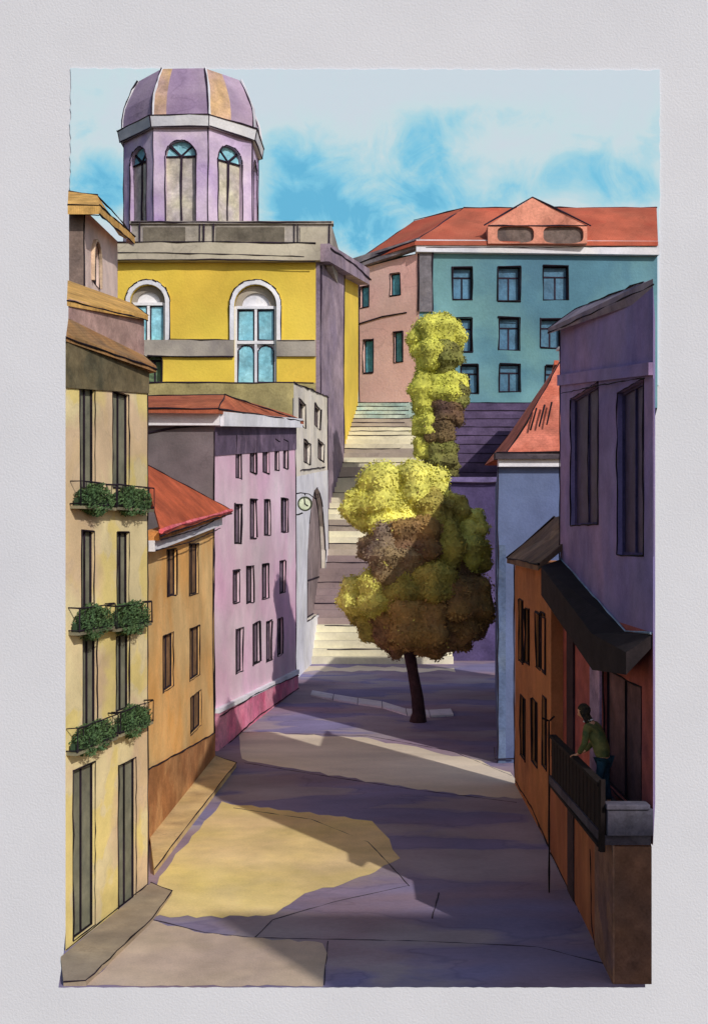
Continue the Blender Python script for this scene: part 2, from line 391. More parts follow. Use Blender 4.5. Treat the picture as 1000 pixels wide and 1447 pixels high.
facade(m, f1, [(0, 0), (U1, 0), (U1, zt), (0, zt)], holes, 0.09)
foot = [P2(93, 18.63), P2(209, 22.0), P2(206, 24.5), P2(98, 24.5)]
prism(m, foot, 0, zt, skip=(0,))
m.build("wall", YEL, h1)
m = MB(); f1.line(m, [(209, 1250), (208.6, 900), (208.4, 540)], 0.012, 0.01); f1.line(m, [(93.5, 1342), (150, 1296), (208, 1250)], 0.012, 0.01)
m.build("corner_trim", INK, h1)
# eaves roof up to the attic wall
BRN = wc("brown_tile", (150, 104, 62), (120, 92, 66), (170, 128, 70), Y=21, k=0.78, size=50, soft=0.1, courses=('X', 7, 0.18), grain=0.14)
f1b = Face(P2(97, 19.7), P2(204, 23.3))
m = MB()
e0, e1 = f1.p(-0.0, zt + 0.02, 0.32), f1.p(U1 + 0.05, zt + 0.02, 0.16)
e0.x = PX(94, e0.y)
q0 = f1b.p(0, 10.62, 0.0); q1 = f1b.p(f1b.L, 10.55, 0.0)
m.hexa([e0 - Vector((0, 0, .12)), e1 - Vector((0, 0, .12)), q1 - Vector((0, 0, .4)), q0 - Vector((0, 0, .4))], [e0, e1, q1, q0])
m.build("roof", BRN, h1)
m = MB(); m.tube([e0 + Vector((.005, -.01, -.06)), e1 + Vector((.01, -.01, -.06))], 0.016, wob=.6); m.tube([e1, q1], 0.012, wob=.6); m.build("gutter", INK, h1)
# eave shade painted as a dark olive band on the wall
EAVE_SHADE = wc("dark_olive_frieze", (98, 88, 62), (80, 76, 58), (120, 104, 74), Y=20.5, k=0.8, size=45, soft=.06)
m = MB(); f1.box(m, 0, U1, f1.z(93, 548), zt - .1, 0.002, 0.03, z0b=f1.z(209, 556)); m.build("eave_band", EAVE_SHADE, h1)
# attic storey
MAUVE = wc("mauve_plaster", (160, 128, 122), (150, 116, 112), (172, 142, 130), Y=21, k=0.78, size=60, soft=.1)
m = MB(); za, zb_ = f1b.z(97, 422), f1b.z(204, 447)
facade(m, f1b, [(0, 10.0), (f1b.L, 10.0), (f1b.L, zb_), (0, za)]); prism(m, [P2(97, 19.7), P2(204, 23.3), P2(203, 24.4), P2(99, 24.4)], 10.12, [za, zb_, zb_, za], skip=(0,))
at = m.build("attic_wall", MAUVE, h1)
m = MB(); OCH = wc("ochre_tile", (196, 146, 62), (172, 126, 60), (204, 160, 84), Y=23, k=0.78, size=50, soft=.1, courses=('X', 6, 0.12))
a0 = W(95, 424, 19.6); a1 = f1b.hit(203, 446, 0.1); b1 = W(186, 428, 24.5); b0 = W(96, 396, 24.5)
m.slab([a0, a1, b1, b0], 0.1); m.tube([a0, a1 + Vector((0, 0, -.1))], 0.014, 1, wob=.7); m.tube([a1, b1], 0.012, 1, wob=.7)
m.build("attic_roof", [OCH, INK], h1)

# balconies with railings, and the green plants on them
LEAF = wc("box_leaves", (64, 92, 56), (46, 74, 52), (84, 106, 58), Y=20, k=.75, size=16, soft=.12, grain=.3)
plants = []
bal = [(99, 150, 716, "on the top floor, at the window nearest the street front"), (151, 204, 718, ""), (97, 148, 889, ""), (151, 201, 884, ""), (92, 152, 1052, ""), (156, 203, 1028, "")]
lab = ["green plant on the upper balcony of the yellow house, away from the red roof",
       "green plant on the upper balcony of the yellow house, next to the brick-red roof",
       "round green plant on the middle balcony, away from the ochre house",
       "round green plant on the middle balcony of the yellow house, beside the ochre house",
       "wide green plant on the lowest balcony of the yellow house, above the nearer door",
       "small dark green plant on the lowest balcony of the yellow house, above the farther door"]
szs = [(38, 0.9), (36, .9), (42, 1.0), (42, 1.0), (40, 1.0), (38, 1.0)]
for i, (x0, x1, yb, _) in enumerate(bal):
    xc = (x0 + x1) / 2; u0, u1 = f1.u(x0), f1.u(x1); z0 = f1.z(xc, yb); hh = 0.40
    u0 = max(u0, 0.02)
    dd = 0.20
    m = MB(); f1.box(m, u0, u1, z0 - 0.05, z0, 0.002, dd)
    bslab = m.build("balcony", wc("balcony_stone", (150, 140, 110), (110, 104, 84), Y=20, k=.8), h1)
    m = MB()
    for (ua, ub, da, db) in ((u0, u1, dd, dd), (u0, u0, 0.01, dd), (u1, u1, 0.01, dd)):
        for zz in (z0 + 0.03, z0 + hh): m.tube([f1.p(ua, zz, da), f1.p(ub, zz, db)], 0.013, wob=.8)
    for k in range(8):
        uu = u0 + (u1 - u0) * k / 7; m.tube([f1.p(uu, z0, dd), f1.p(uu, z0 + hh, dd)], 0.007 if k % 7 else .013, wob=.5)
    m.build("railing", INK, bslab)
    # plant: leaf clumps spilling through and over the rail
    pl = MB(); cu = (u0 + u1) / 2; ph = (szs[i][0]) * f1.Y(xc) / F
    for j in range(2600):
        a = random.uniform(0, 2 * math.pi); rr = random.random() ** 0.45
        uu = cu + math.cos(a) * rr * (u1 - u0) * 0.42 - .03 + random.uniform(-.02, .02); zz = z0 + ph * 0.26 + math.sin(a) * rr * ph * 0.55 * (1 + .15 * math.sin(uu * 9 + i)); dq = random.uniform(0.02, dd + 0.05)
        s_ = random.uniform(.014, .026); c_ = f1.p(uu, zz, dq); ax = Vector((random.gauss(0, 1), random.gauss(0, 1), random.gauss(0, 1))).normalized(); bx = ax.orthogonal().normalized()
        cx = ax.cross(bx); pl.face([c_ - bx * s_ * 1.5, c_ - cx * s_ * .7, c_ + bx * s_ * 1.5, c_ + cx * s_ * .7])
    c0 = f1.p(cu, z0, dd * .5)
    po = thing("balcony_plant", lab[i], "plant", c0, "plants on the balconies of the yellow house")
    pl.build("leaves", LEAF, po)
    m = MB(); f1.box(m, u0 + .05, u1 - .05, z0 + 0.002, z0 + .13, .05, .16); m.build("trough", wc("trough_green", (50, 70, 48), Y=20, k=.8), po)

# --- pink tower house behind it
h1c = thing("gable_house", "pink house with one narrow arched window above the yellow house, ochre eaves", "house", (PX(130, 30), 30, 0))
GYF = wc("grey_brown_plaster", (120, 102, 96), (104, 90, 88), (134, 112, 100), Y=28, k=.78, size=50, soft=.12)
PNK = wc("shell_pink_plaster", (214, 188, 176), (204, 176, 168), (220, 198, 190), Y=30, k=.8, size=50, soft=.1, grain=.08)
fk = Face(P2(118, 28), P2(166, 33)); zn, zf = 14.95, 15.45
hole = window(h1c, fk, 130, 140, 342, 402, wc("dark_brown_glass", (72, 60, 56), (56, 46, 46), Y=30, k=.8), arch=True, reveal=.12, fw=.03, bars="none", inkr=.012, surround=wc("peach_trim", (206, 178, 150), Y=30, k=.8), sw=.06)
m = MB(); facade(m, fk, [(0, 0), (fk.L, 0), (fk.L, zf), (0, zn)], [hole], .12)
ft = [P2(118, 28), P2(166, 33), P2(166.5, 34), P2(112, 34), P2(98, 28.02)]
prism(m, ft, 0, [zn, zf, zf, zf, zn], skip=(0, 4)); m.build("wall", PNK, h1c)
m = MB(); ff = Face(P2(98, 28), P2(118, 28)); ff.box(m, 0, ff.L, 0, zn, -.1, 0.004); m.build("front_wall", GYF, h1c)
m = MB(); e0, e1, e2 = W(96, 290, 27.6), W(141, 290, 27.6), W(191, 334, 33.3)
r0, r1 = W(97, 270, 29.5), W(138, 276, 29.0); r2 = W(168, 322, 34.2)
m.hexa([p - Vector((0, 0, .22)) for p in (e0, e1, r1, r0)], [e0, e1, r1, r0]); m.hexa([p - Vector((0, 0, .22)) for p in (e1, e2, r2, r1)], [e1, e2, r2, r1])
for a, b_ in ((e0, e1), (e1, e2), (r1, e2), (r0, r1)): m.tube([a, b_], .02, 1, wob=.7)
m.tube([e1 - Vector((0, 0, .22)), e2 - Vector((0, 0, .22))], .022, 1, wob=.7)
m.tube([e1 - Vector((0, 0, .24)), fk.p(0.02, zn - .15, .02), fk.p(0.02, 9, .02)], .022, 1, wob=.7)
m.build("roof", [OCH, INK], h1c)
m = MB(); m.slab([W(180, 333, 32.6), W(191.5, 336, 33.32), W(189, 346, 33.35), W(178, 340, 32.7)], .05); m.build("gutter_end", WHITE, h1c)

# --- L2: ochre house
h2 = thing("ochre_house", "narrow ochre house with a low rust red roof between the yellow and pink houses", "house", (PX(255, 30), 30, 0))
f2 = Face(P2(203, 24.75), P2(302, 34.65))
OCR = wc("ochre_plaster", (202, 148, 74), (208, 158, 90), (222, 184, 120), Y=30, k=.70, size=110, soft=.03, grain=.1, rim=.15)
BWN = wc("brown_shutter", (120, 86, 56), (98, 74, 52), (140, 104, 66), Y=30, k=.8, size=30, soft=.1)
holes = [window(h2, f2, *a, BWN, frame=INK, reveal=.09, fw=.035, inkr=.014) for a in ((236, 249, 776, 842), (267, 280, 768, 840), (230, 245, 896, 974), (268, 282, 886, 958), (269, 284, 980, 1032))]
za, zb_ = f2.z(203, 778), f2.z(302, 742)
m = MB(); facade(m, f2, [(0, 0), (f2.L, 0), (f2.L, zb_), (0, za)], holes, .09)
prism(m, [P2(203, 24.75), P2(302, 34.65), P2(299, 35.6), P2(198, 34)], 0, [za, zb_, zb_, za], skip=(0,)); m.build("wall", OCR, h2)
m = MB(); f2.box(m, 0, f2.L - .02, 0, f2.z(205, 1088), .002, .05, z1b=f2.z(302, 1036)); f2.line(m, [(206, 1088), (250, 1064), (300, 1036)], .022, .06, 1)
m.build("plinth", [wc("sienna_plinth", (168, 112, 62), (190, 138, 84), (150, 100, 60), Y=30, k=.8, size=80, soft=.04), INK], h2)
m = MB(); f2.line(m, [(303, 1070), (300, 900), (301, 745)], .02, .01); f2.line(m, [(209, 1192), (250, 1140), (302, 1074)], .02, .02); m.build("corner_trim", INK, h2)
m = MB(); U = f2.L; f2.box(m, 0, U + .1, za - .02, za + .22, .0, .25, z0b=zb_ - .0, z1b=zb_ + .26); f2.line(m, [(204, 778), (260, 764), (300, 746)], .015, .26, 1); m.build("cornice", [WHITE, INK], h2)
ORG = wc("orange_gutter", (196, 116, 50), (206, 140, 70), Y=30, k=.8, size=30)
m = MB(); f2.box(m, 0, U + .2, za + .22, za + .42, .0, .34, z0b=zb_ + .26, z1b=zb_ + .46); f2.line(m, [(204, 763), (260, 748), (304, 726)], .016, .36, 1); m.build("gutter", [ORG, INK], h2)
m = MB(); RST = wc("rust_tile", (166, 74, 36), (150, 66, 34), (190, 88, 50), Y=30, k=.8, size=70, soft=.1, courses=('Y', 3, .12))
e0 = f2.p(-.2, za + .43, .42); e1 = f2.p(U + .35, zb_ + .47, .5); pk = W(199, 652, 29.5); bk = W(290, 705, 36.0); lf = W(190, 720, 34)
m.hexa([p - Vector((0, 0, .1)) for p in (e0, e1, pk)], [e0, e1, pk]); m.hexa([p - Vector((0, 0, .1)) for p in (e1, bk, pk)], [e1, bk, pk]); m.hexa([p - Vector((0, 0, .1)) for p in (bk, lf, pk)], [bk, lf, pk])
PNT = wc("rose_edge", (220, 110, 120), (200, 80, 90), Y=30, k=.8, size=30)
m.tube([e0, e1], .05, 1, wob=.3); m.tube([pk, e1], .018, 2, wob=.7); m.tube([e0 - Vector((0, 0, .1)), e1 - Vector((0, 0, .1))], .02, 2, wob=.8)
m.build("roof", [RST, PNT, INK], h2)

# --- L3: pink house
h3 = thing("pink_house", "four storey lilac pink house with a crimson plinth and low red roof", "house", (PX(350, 42), 42, 0))
f3 = Face(P2(303, 36.1), P2(418, 51.3))
LIL = wc("lilac_pink_plaster", (216, 174, 194), (200, 154, 180), (228, 208, 216), Y=43, k=.66, size=90, soft=.06, grain=.07, rim=.08)
DKM = wc("mauve_grey_pane", (118, 98, 116), (94, 82, 98), (136, 112, 128), Y=43, k=.8, size=22, soft=.12)
holes = []
for a in ((333, 341, 617, 676), (353, 362, 620, 668), (371, 380, 620, 668), (388, 394, 622, 664), (400, 406, 622, 662),
          (331, 341, 712, 768), (353, 362, 706, 760), (373, 382, 706, 756), (397, 407, 704, 752),
          (329, 338, 806, 852), (348, 358, 800, 852), (370, 379, 797, 846), (395, 403, 792, 838),
          (333, 343, 888, 950), (357, 367, 880, 938), (376, 384, 878, 934), (392, 399, 874, 926)):
    holes.append(window(h3, f3, *a, DKM, frame=INK, reveal=.12, fw=.05, inkr=.024, bars="none" if a[0] in (395,) else "mid"))
za, zb_ = f3.z(303, 602), f3.z(418, 604)
m = MB(); facade(m, f3, [(0, 0), (f3.L, 0), (f3.L, zb_), (0, za)], holes, .12)
prism(m, [P2(303, 36.1), P2(418, 51.3), P2(410, 52.4), P2(215, 52.4), P2(200, 36.12)], 0, [za, zb_, zb_, za, za], skip=(0, 4)); m.build("wall", LIL, h3)
ff = Face(P2(200, 36.1), P2(303, 36.1)); SLT = wc("slate_grey_plaster", (104, 98, 98), (88, 86, 86), (126, 110, 116), Y=36, k=.95, size=60, soft=.12, grain=.1)
m = MB(); ff.box(m, 0, ff.L, 0, za, -.1, .004); ff.line(m, [(206, 612), (250, 604), (301, 602)], .03, .03, 1); m.build("front_wall", [SLT, INK], h3)
m = MB(); f3.box(m, 0, f3.L, za - .95, za, .003, .03, z0b=zb_ - 1.0, z1b=zb_); m.build("eave_band", wc("violet_frieze", (112, 92, 114), (92, 76, 98), Y=43, k=.8, size=40), h3)
m = MB(); f3.box(m, .0, f3.L, 0, f3.z(303, 1008), .002, .12, z1b=f3.z(418, 952)); m.build("plinth", wc("crimson_plinth", (206, 84, 118), (216, 140, 156), (196, 130, 160), Y=42, k=.70, size=60, soft=.1), h3)
m = MB(); f3.box(m, .0, f3.L, f3.z(303, 1008), f3.z(303, 1002), .002, .16, z0b=f3.z(418, 952), z1b=f3.z(418, 946)); f3.line(m, [(304, 1012), (360, 978), (417, 954)], .022, .16, 1); m.build("string_course", [WHITE, INK], h3)
m = MB(); f3.line(m, [(303, 1060), (302, 850), (303, 610)], .022, .01); f3.line(m, [(305, 1062), (360, 1012), (417, 973)], .022, .14); f3.line(m, [(418, 972), (418, 800), (417, 606)], .028, .01); m.build("corner_trim", INK, h3)
m = MB(); ff.box(m, 0, ff.L + .2, za, za + .46, -.3, .25); f3.box(m, .05, f3.L + .1, za, za + .46, .0, .3, z0b=zb_, z1b=zb_ + .4); m.build("cornice", WHITE, h3)
m = MB(); E0, E1, E2 = W(197, 577, 35.5), W(309, 578, 35.5), W(429, 595, 51.6); R0, R1_, R2 = W(199, 560, 38.8), W(318, 558, 39.6), W(412, 586, 52.8)
RD = wc("brick_red_tile", (158, 78, 50), (146, 70, 46), (180, 100, 60), Y=40, k=.8, size=50, soft=.1, courses=('X', 4, .12))
for q in ((E0, E1, R1_, R0), (E1, E2, R2, R1_)): m.hexa([p - Vector((0, 0, .14)) for p in q], q)
for a, b_ in ((E0, E1), (E1, E2), (R0, R1_), (R1_, E2), (E1, R1_)): m.tube([a, b_], .03, 1, wob=.6)
m.hexa([W(199, 590, 52.3), W(410, 590, 52.3), W(410, 592, 52.4), W(199, 592, 52.4)], [R0, R1_, R1_ + Vector((0, .2, 0)), R0 + Vector((0, .2, 0))])
m.build("roof", [RD, INK], h3)

# --- clock on the pink house corner
cp = Vector((PX(431, 52.0), 51.9, ZY(712, 52)))
ck = thing("street_clock", "small round clock on a curled iron bracket beside the white arch house", "clock", cp)
m = MB(); rr = 0.34
for k in range(20):
    a0, a1 = 2 * math.pi * k / 20, 2 * math.pi * (k + 1) / 20
    q = [(math.cos(a) * r_, math.sin(a) * r_) for r_, a in ((rr, a0), (rr, a1), (rr * .8, a1), (rr * .8, a0))]
    m.hexa([cp + Vector((x, -.08, z)) for x, z in q], [cp + Vector((x, .08, z)) for x, z in q])
m.build("case", wc("green_iron", (44, 52, 38), (60, 66, 48), Y=52, k=.8), ck)
m = MB(); m.hexa([cp + Vector((math.cos(2 * math.pi * k / 20) * rr * .8, -.05, math.sin(2 * math.pi * k / 20) * rr * .8)) for k in range(20)], [cp + Vector((math.cos(2 * math.pi * k / 20) * rr * .8, .05, math.sin(2 * math.pi * k / 20) * rr * .8)) for k in range(20)])
dial = m.build("dial", wc("pale_green_dial", (196, 206, 176), (176, 190, 150), Y=52, k=.8), ck)
for a, l_ in ((R(95), .26), (R(-35), .18)):
    m = MB(); m.tube([cp + Vector((0, -.07, 0)), cp + Vector((math.cos(a) * l_, -.07, math.sin(a) * l_))], .022); m.build("hand", INK, dial)
m = MB(); m.tube([cp + Vector((-.55, 0, -.52)), cp + Vector((-.3, 0, -.5)), cp + Vector((-.1, 0, -.42))], .03, wob=.3); m.tube([cp + Vector((-.6, 0, .42)), cp + Vector((-.2, 0, .5)), cp + Vector((.2, 0, .45)), cp + Vector((.5, 0, .2)), cp + Vector((.62, 0, .3)), cp + Vector((.58, 0, .45)), cp + Vector((.48, 0, .4))], .03, wob=.3)
m.tube([cp + Vector((-.6, 0, -.6)), cp + Vector((-.6, 0, .5))], .03); m.tube([cp + Vector((0, 0, .38)), cp + Vector((0, 0, .48))], .03)
m.build("bracket", INK, ck)

# --- L4: white arch house
h4 = thing("arch_house", "small white and beige house with a tall archway beside the foot of the stairs", "house", (PX(440, 62), 62, 0))
f4 = Face(P2(415, 53.5), P2(463, 70.6))
BEI = wc("beige_plaster", (206, 196, 180), (188, 180, 172), (214, 206, 194), Y=62, k=.66, size=40, soft=.08, grain=.08)
GRP = wc("taupe_pane", (128, 112, 108), (104, 92, 92), Y=62, k=.8, size=14)
holes = [window(h4, f4, *a, GRP, frame=INKB, reveal=.2, fw=.09, inkr=.035) for a in ((422, 431, 567, 602), (444, 452.5, 574, 604), (429, 438, 624, 655), (449, 457.5, 624, 650))]
TAU = wc("taupe_passage", (134, 118, 120), (120, 106, 112), (148, 130, 128), Y=62, k=.8, size=60, soft=.15)
holes.append(window(h4, f4, 433, 460, 688, 870, TAU, frame=INKB, arch=True, reveal=.3, fw=.08, bars="none", inkr=.03, kind="archway"))
za, zb_ = f4.z(415, 541), f4.z(463, 560)
m = MB(); facade(m, f4, [(0, -.5), (f4.L, -.5), (f4.L, zb_), (0, za)], holes, .3)
prism(m, [P2(415, 53.5), P2(463, 70.6), P2(460, 71.4), P2(416, 71.4)], -.5, [za, zb_, zb_, za], skip=(0,)); m.build("wall", BEI, h4)
m = MB(); zc_ = f4.z(440, 668); f4.box(m, 0, f4.L, -.5, f4.z(415, 672), .003, .025, z1b=f4.z(463, 664))
# lower wall is cut round the archway
m = MB(); u0, u1 = f4.u(433), f4.u(460)
pol = arch_poly(u0, u1, f4.z(446.5, 870), f4.z(446.5, 688)); lowh = [pol]
class _O: pass
g4 = Face(f4.p(0, 0, .03).xy, f4.p(f4.L, 0, .03).xy)
facade(m, g4, [(0, -.5), (f4.L, -.5), (f4.L, f4.z(463, 664)), (0, f4.z(415, 674))], lowh, .03)
m.build("lower_wall", WHITE, h4)
m = MB(); f4.line(m, [(424, 664), (440, 662), (458, 660)], .035, .05); f4.line(m, [(463, 775), (462.5, 660), (462, 562)], .05, .03); f4.line(m, [(415, 541), (440, 551), (463, 561)], .04, .03); m.build("corner_trim", INKB, h4)

# --- L5: yellow palace with dome
h5 = thing("domed_palace", "large bright yellow building with round arched windows carrying a violet dome", "palace", (PX(300, 80), 80, 0))
GOLD = wc("bright_yellow_plaster", (226, 192, 36), (220, 182, 40), (232, 204, 60), Y=72, k=.8, size=110, soft=.08, grain=.06, rim=.08)
fA = Face(P2(157, 72), P2(446, 72)); fB = Face(P2(446, 72), P2(506, 89.5))
SKYG = wc("sky_blue_glass", (120, 184, 200), (150, 204, 216), (96, 164, 190), Y=72, k=.8, size=30, soft=.15, rough=.35)
GRYS = wc("grey_stone", (146, 138, 130), (128, 120, 118), (166, 156, 142), Y=72, k=.8, size=60, soft=.06, grain=.1)
TAN = wc("tan_stone", (176, 166, 146), (160, 150, 134), (190, 180, 158), Y=72, k=.8, size=70, soft=.05, grain=.08)
OLV = wc("olive_stone", (146, 134, 84), (130, 120, 82), (160, 144, 92), Y=72, k=.8, size=60, soft=.1)
VIO = wc("violet_grey_stone", (112, 98, 112), (96, 84, 104), (128, 110, 116), Y=75, k=.5, size=50, soft=.1)
zlow, zwt, zct = ZY(541, 72), ZY(371, 72), ZY(346, 72)
def big_window(x0, x1, y_t, y_b, label):
    """tall arched window: grey lunette rim, white lunette, two upper panes and two lower arched panes, white mullions"""
    u0, u1 = fA.u(x0), fA.u(x1); z1, z0 = ZY(y_t, 72), ZY(y_b, 72)
    poly = arch_poly(u0, u1, z0, z1, 14)
    m = MB(); m.face([fA.p(a, b, -.5) for a, b in poly]); w_ = m.build("window", WHITEF, h5, label=label)
    r = (u1 - u0) / 2; zc = z1 - r; uc = (u0 + u1) / 2
    m = MB()
    for k in range(14):
        a0, a1 = math.pi * k / 14, math.pi * (k + 1) / 14
        q = [(uc + math.cos(a) * q_ * r, zc + math.sin(a) * q_ * r) for q_, a in ((.98, a0), (.98, a1), (.66, a1), (.66, a0))]
        m.hexa([fA.p(a, b, -.49) for a, b in q], [fA.p(a, b, -.32) for a, b in q])
    m.build("lunette_arch", GRYS, w_)
    zs = ZY(483, 72)
    fr = MB(); fw = .16
    fA.box(fr, u0, u0 + fw, z0, zc, -.49, -.2); fA.box(fr, u1 - fw, u1, z0, zc, -.49, -.2); fA.box(fr, uc - fw / 2, uc + fw / 2, z0, zc - fw, -.49, -.22)
    fA.box(fr, u0 + fw, u1 - fw, zc - fw, zc + .02, -.49, -.18)
    if z0 < zs - 1: fA.box(fr, u0 + fw, u1 - fw, zs - .1, zs + .1, -.49, -.19)
    fr.build("frame", WHITEF, w_)
    for a, b_ in ((u0 + fw, uc - fw / 2), (uc + fw / 2, u1 - fw)):
        for lo, hi, ar in (((zs + .12), zc - fw - .02, False), (z0 + .04, zs - .14, True)):
            if hi - lo < .4 or (lo < zs < hi): continue
            if lo < z0: lo = z0 + .05
            pp = arch_poly(a + .05, b_ - .05, lo + .03, hi - .03) if ar else [(a + .05, lo + .03), (b_ - .05, lo + .03), (b_ - .05, hi - .03), (a + .05, hi - .03)]
            m = MB(); m.hexa([fA.p(x, y, -.48) for x, y in pp], [fA.p(x, y, -.40) for x, y in pp])
            pts = [fA.p(x, y, -.38) for x, y in pp]
            for s0, s1 in zip(pts, pts[1:] + pts[:1]): m.tube([s0, s1], .045, 1, n=4, wob=.7)
            m.build("pane", [SKYG, INKB], w_)
    # white surround proud of the wall, with its drawn outline
    sw = .3; op, ip = arch_poly(u0 - sw, u1 + sw, max(z0, zs), z1 + sw, 14), arch_poly(u0, u1, max(z0, zs), z1, 14); m = MB()
    for k in range(2, len(op) - 1):
        q = [op[k], op[k + 1], ip[k + 1], ip[k]]; m.hexa([fA.p(x, y, .003) for x, y in q], [fA.p(x, y, .14) for x, y in q])
    fA.box(m, u0 - sw, u0, max(z0, zs), zc, .003, .14); fA.box(m, u1, u1 + sw, max(z0, zs), zc, .003, .14)
    pts = [fA.p(x, y, .15) for x, y in op[1:] + op[:1]]
    for s0, s1 in zip(pts, pts[1:]): m.tube([s0, s1], .04, 1, n=4, wob=.8)
    m.build("surround", [WHITEF, INKB], w_)
    return poly
holes = [big_window(184, 234, 402, 481, "arched window half hidden behind the pink roof line"), big_window(331, 391, 402, 541, "tall arched window reaching down to the lower storey")]
holes.append(window(h5, fA, 206, 229, 497, 541, wc("green_glass", (96, 122, 92), (78, 100, 80), (120, 160, 160), Y=72, k=.8, size=14), frame=INKB, arch=True, reveal=.5, fw=.14, inkr=.06))
m = MB(); facade(m, fA, [(0, zlow), (fA.L, zlow), (fA.L, zwt), (0, zwt)], holes, .5)
zF = fB.z(506, 402)
facade(m, fB, [(0, -.5), (fB.L, -.5), (fB.L, zF), (0, zwt)])
prism(m, [P2(157, 72), P2(446, 72), P2(506, 89.5), (-10, 91), P2(168, 91)], -.5, [zwt, zwt, zF, zwt, zwt], skip=(0, 1))
m.build("wall", GOLD, h5)
m = MB(); fA.box(m, 0, fA.L, -.5, zlow, -.2, .12); fA.line(m, [(206, 541), (300, 541), (444, 541)], .05, .14, 1); m.build("lower_wall", [OLV, INKB], h5)
m = MB(); zs0, zs1 = ZY(504, 72), ZY(481, 72)
for a, b_ in ((fA.u(160), fA.u(331)), (fA.u(391), fA.L)): fA.box(m, a, b_ , zs0, zs1, .003, .2); 
fA.line(m, [(210, 504), (270, 505), (330, 504)], .05, .2, 1); fA.line(m, [(240, 480), (330, 481)], .04, .2, 1); fA.line(m, [(392, 482), (445, 482)], .04, .2, 1); m.build("string_course", [GRYS, INKB], h5)
m = MB(); fA.box(m, -.1, fA.L + .3, zwt, zct, -.3, .6); fA.line(m, [(160, 371), (300, 370), (446, 373)], .045, .62, 1); fA.line(m, [(160, 360), (300, 362), (430, 366)], .03, .62, 1); fA.line(m, [(160, 346), (300, 345), (446, 347)], .045, .62, 1); m.build("cornice", [TAN, INKB], h5)
# side: pilaster and sloping violet cornice
m = MB(); fB.box(m, .02, fB.u(481), -.5, zwt, .003, .25, z1b=fB.z(481, 385)); fB.line(m, [(447, 700), (447, 500), (447, 376)], .06, .27, 1); fB.line(m, [(481, 640), (480, 500), (481, 388)], .05, .27, 1); m.build("pilaster", [VIO, INKB], h5)
m = MB(); k0, k1 = fB.p(-.3, zwt, 0), fB.p(fB.L + .2, zF, 0)
fB.box(m, -.2, fB.L, zwt, zct, -.3, .9, z0b=zF - .05, z1b=zF + 1.2); fB.line(m, [(447, 352), (480, 372), (507, 396)], .06, .92, 1); m.build("side_cornice", [VIO, INKB], h5)
# grey base of the side wall that climbs with the stairs
m = MB(); fB.line(m, [(463, 700), (480, 655), (495, 612), (506, 575)], .09, .1, 0, wob=.3); m.build("corner_trim", INKB, h5)
# parapet
m = MB(); y0 = 73.2; z0, z1 = zct, ZY(317, y0); x0, x1 = PX(186, y0), PX(469, y0)
m.box((x0, y0, z0), (x1, y0 + .5, z1)); m.box((x0 - .1, y0 - .15, z1), (x1 + .1, y0 + .6, z1 + .18)); m.hexa([(x1, y0 + .5, z0 - 1), (x1 + .5, y0 + 9, z0 - 1), (x1 + .2, y0 + 9, z0 - 1), (x1 - .4, y0 + .5, z0 - 1)], [(x1, y0 + .5, z1), (x1 + .5, y0 + 9, z1), (x1 + .2, y0 + 9, z1), (x1 - .4, y0 + .5, z1)])
pr = m.build("parapet", wc("parapet_stone", (150, 142, 136), (136, 128, 126), (176, 166, 150), Y=73, k=.8, size=60, soft=.06), h5)
for a, b_ in ((203, 262), (306, 402), (424, 462)):
    m = MB(); m.box((PX(a, y0), y0 - .07, z0 + .22), (PX(b_, y0), y0 - .003, z1 - .2)); m.build("panel", wc("dark_parapet_panel", (92, 84, 76), (108, 100, 88), Y=73, k=.8, size=50) if a < 420 else TAN, pr)
m = MB()
for a in (198, 282, 288, 302, 416, 421, 465): m.tube([(PX(a, y0), y0 - .1, z0), (PX(a, y0), y0 - .1, z1)], .05, 0, wob=.7)
m.tube([(x0, y0 - .17, z1 + .1), (x1, y0 - .17, z1 + .08)], .04, 0, wob=.8); m.build("joint", INKB, pr)

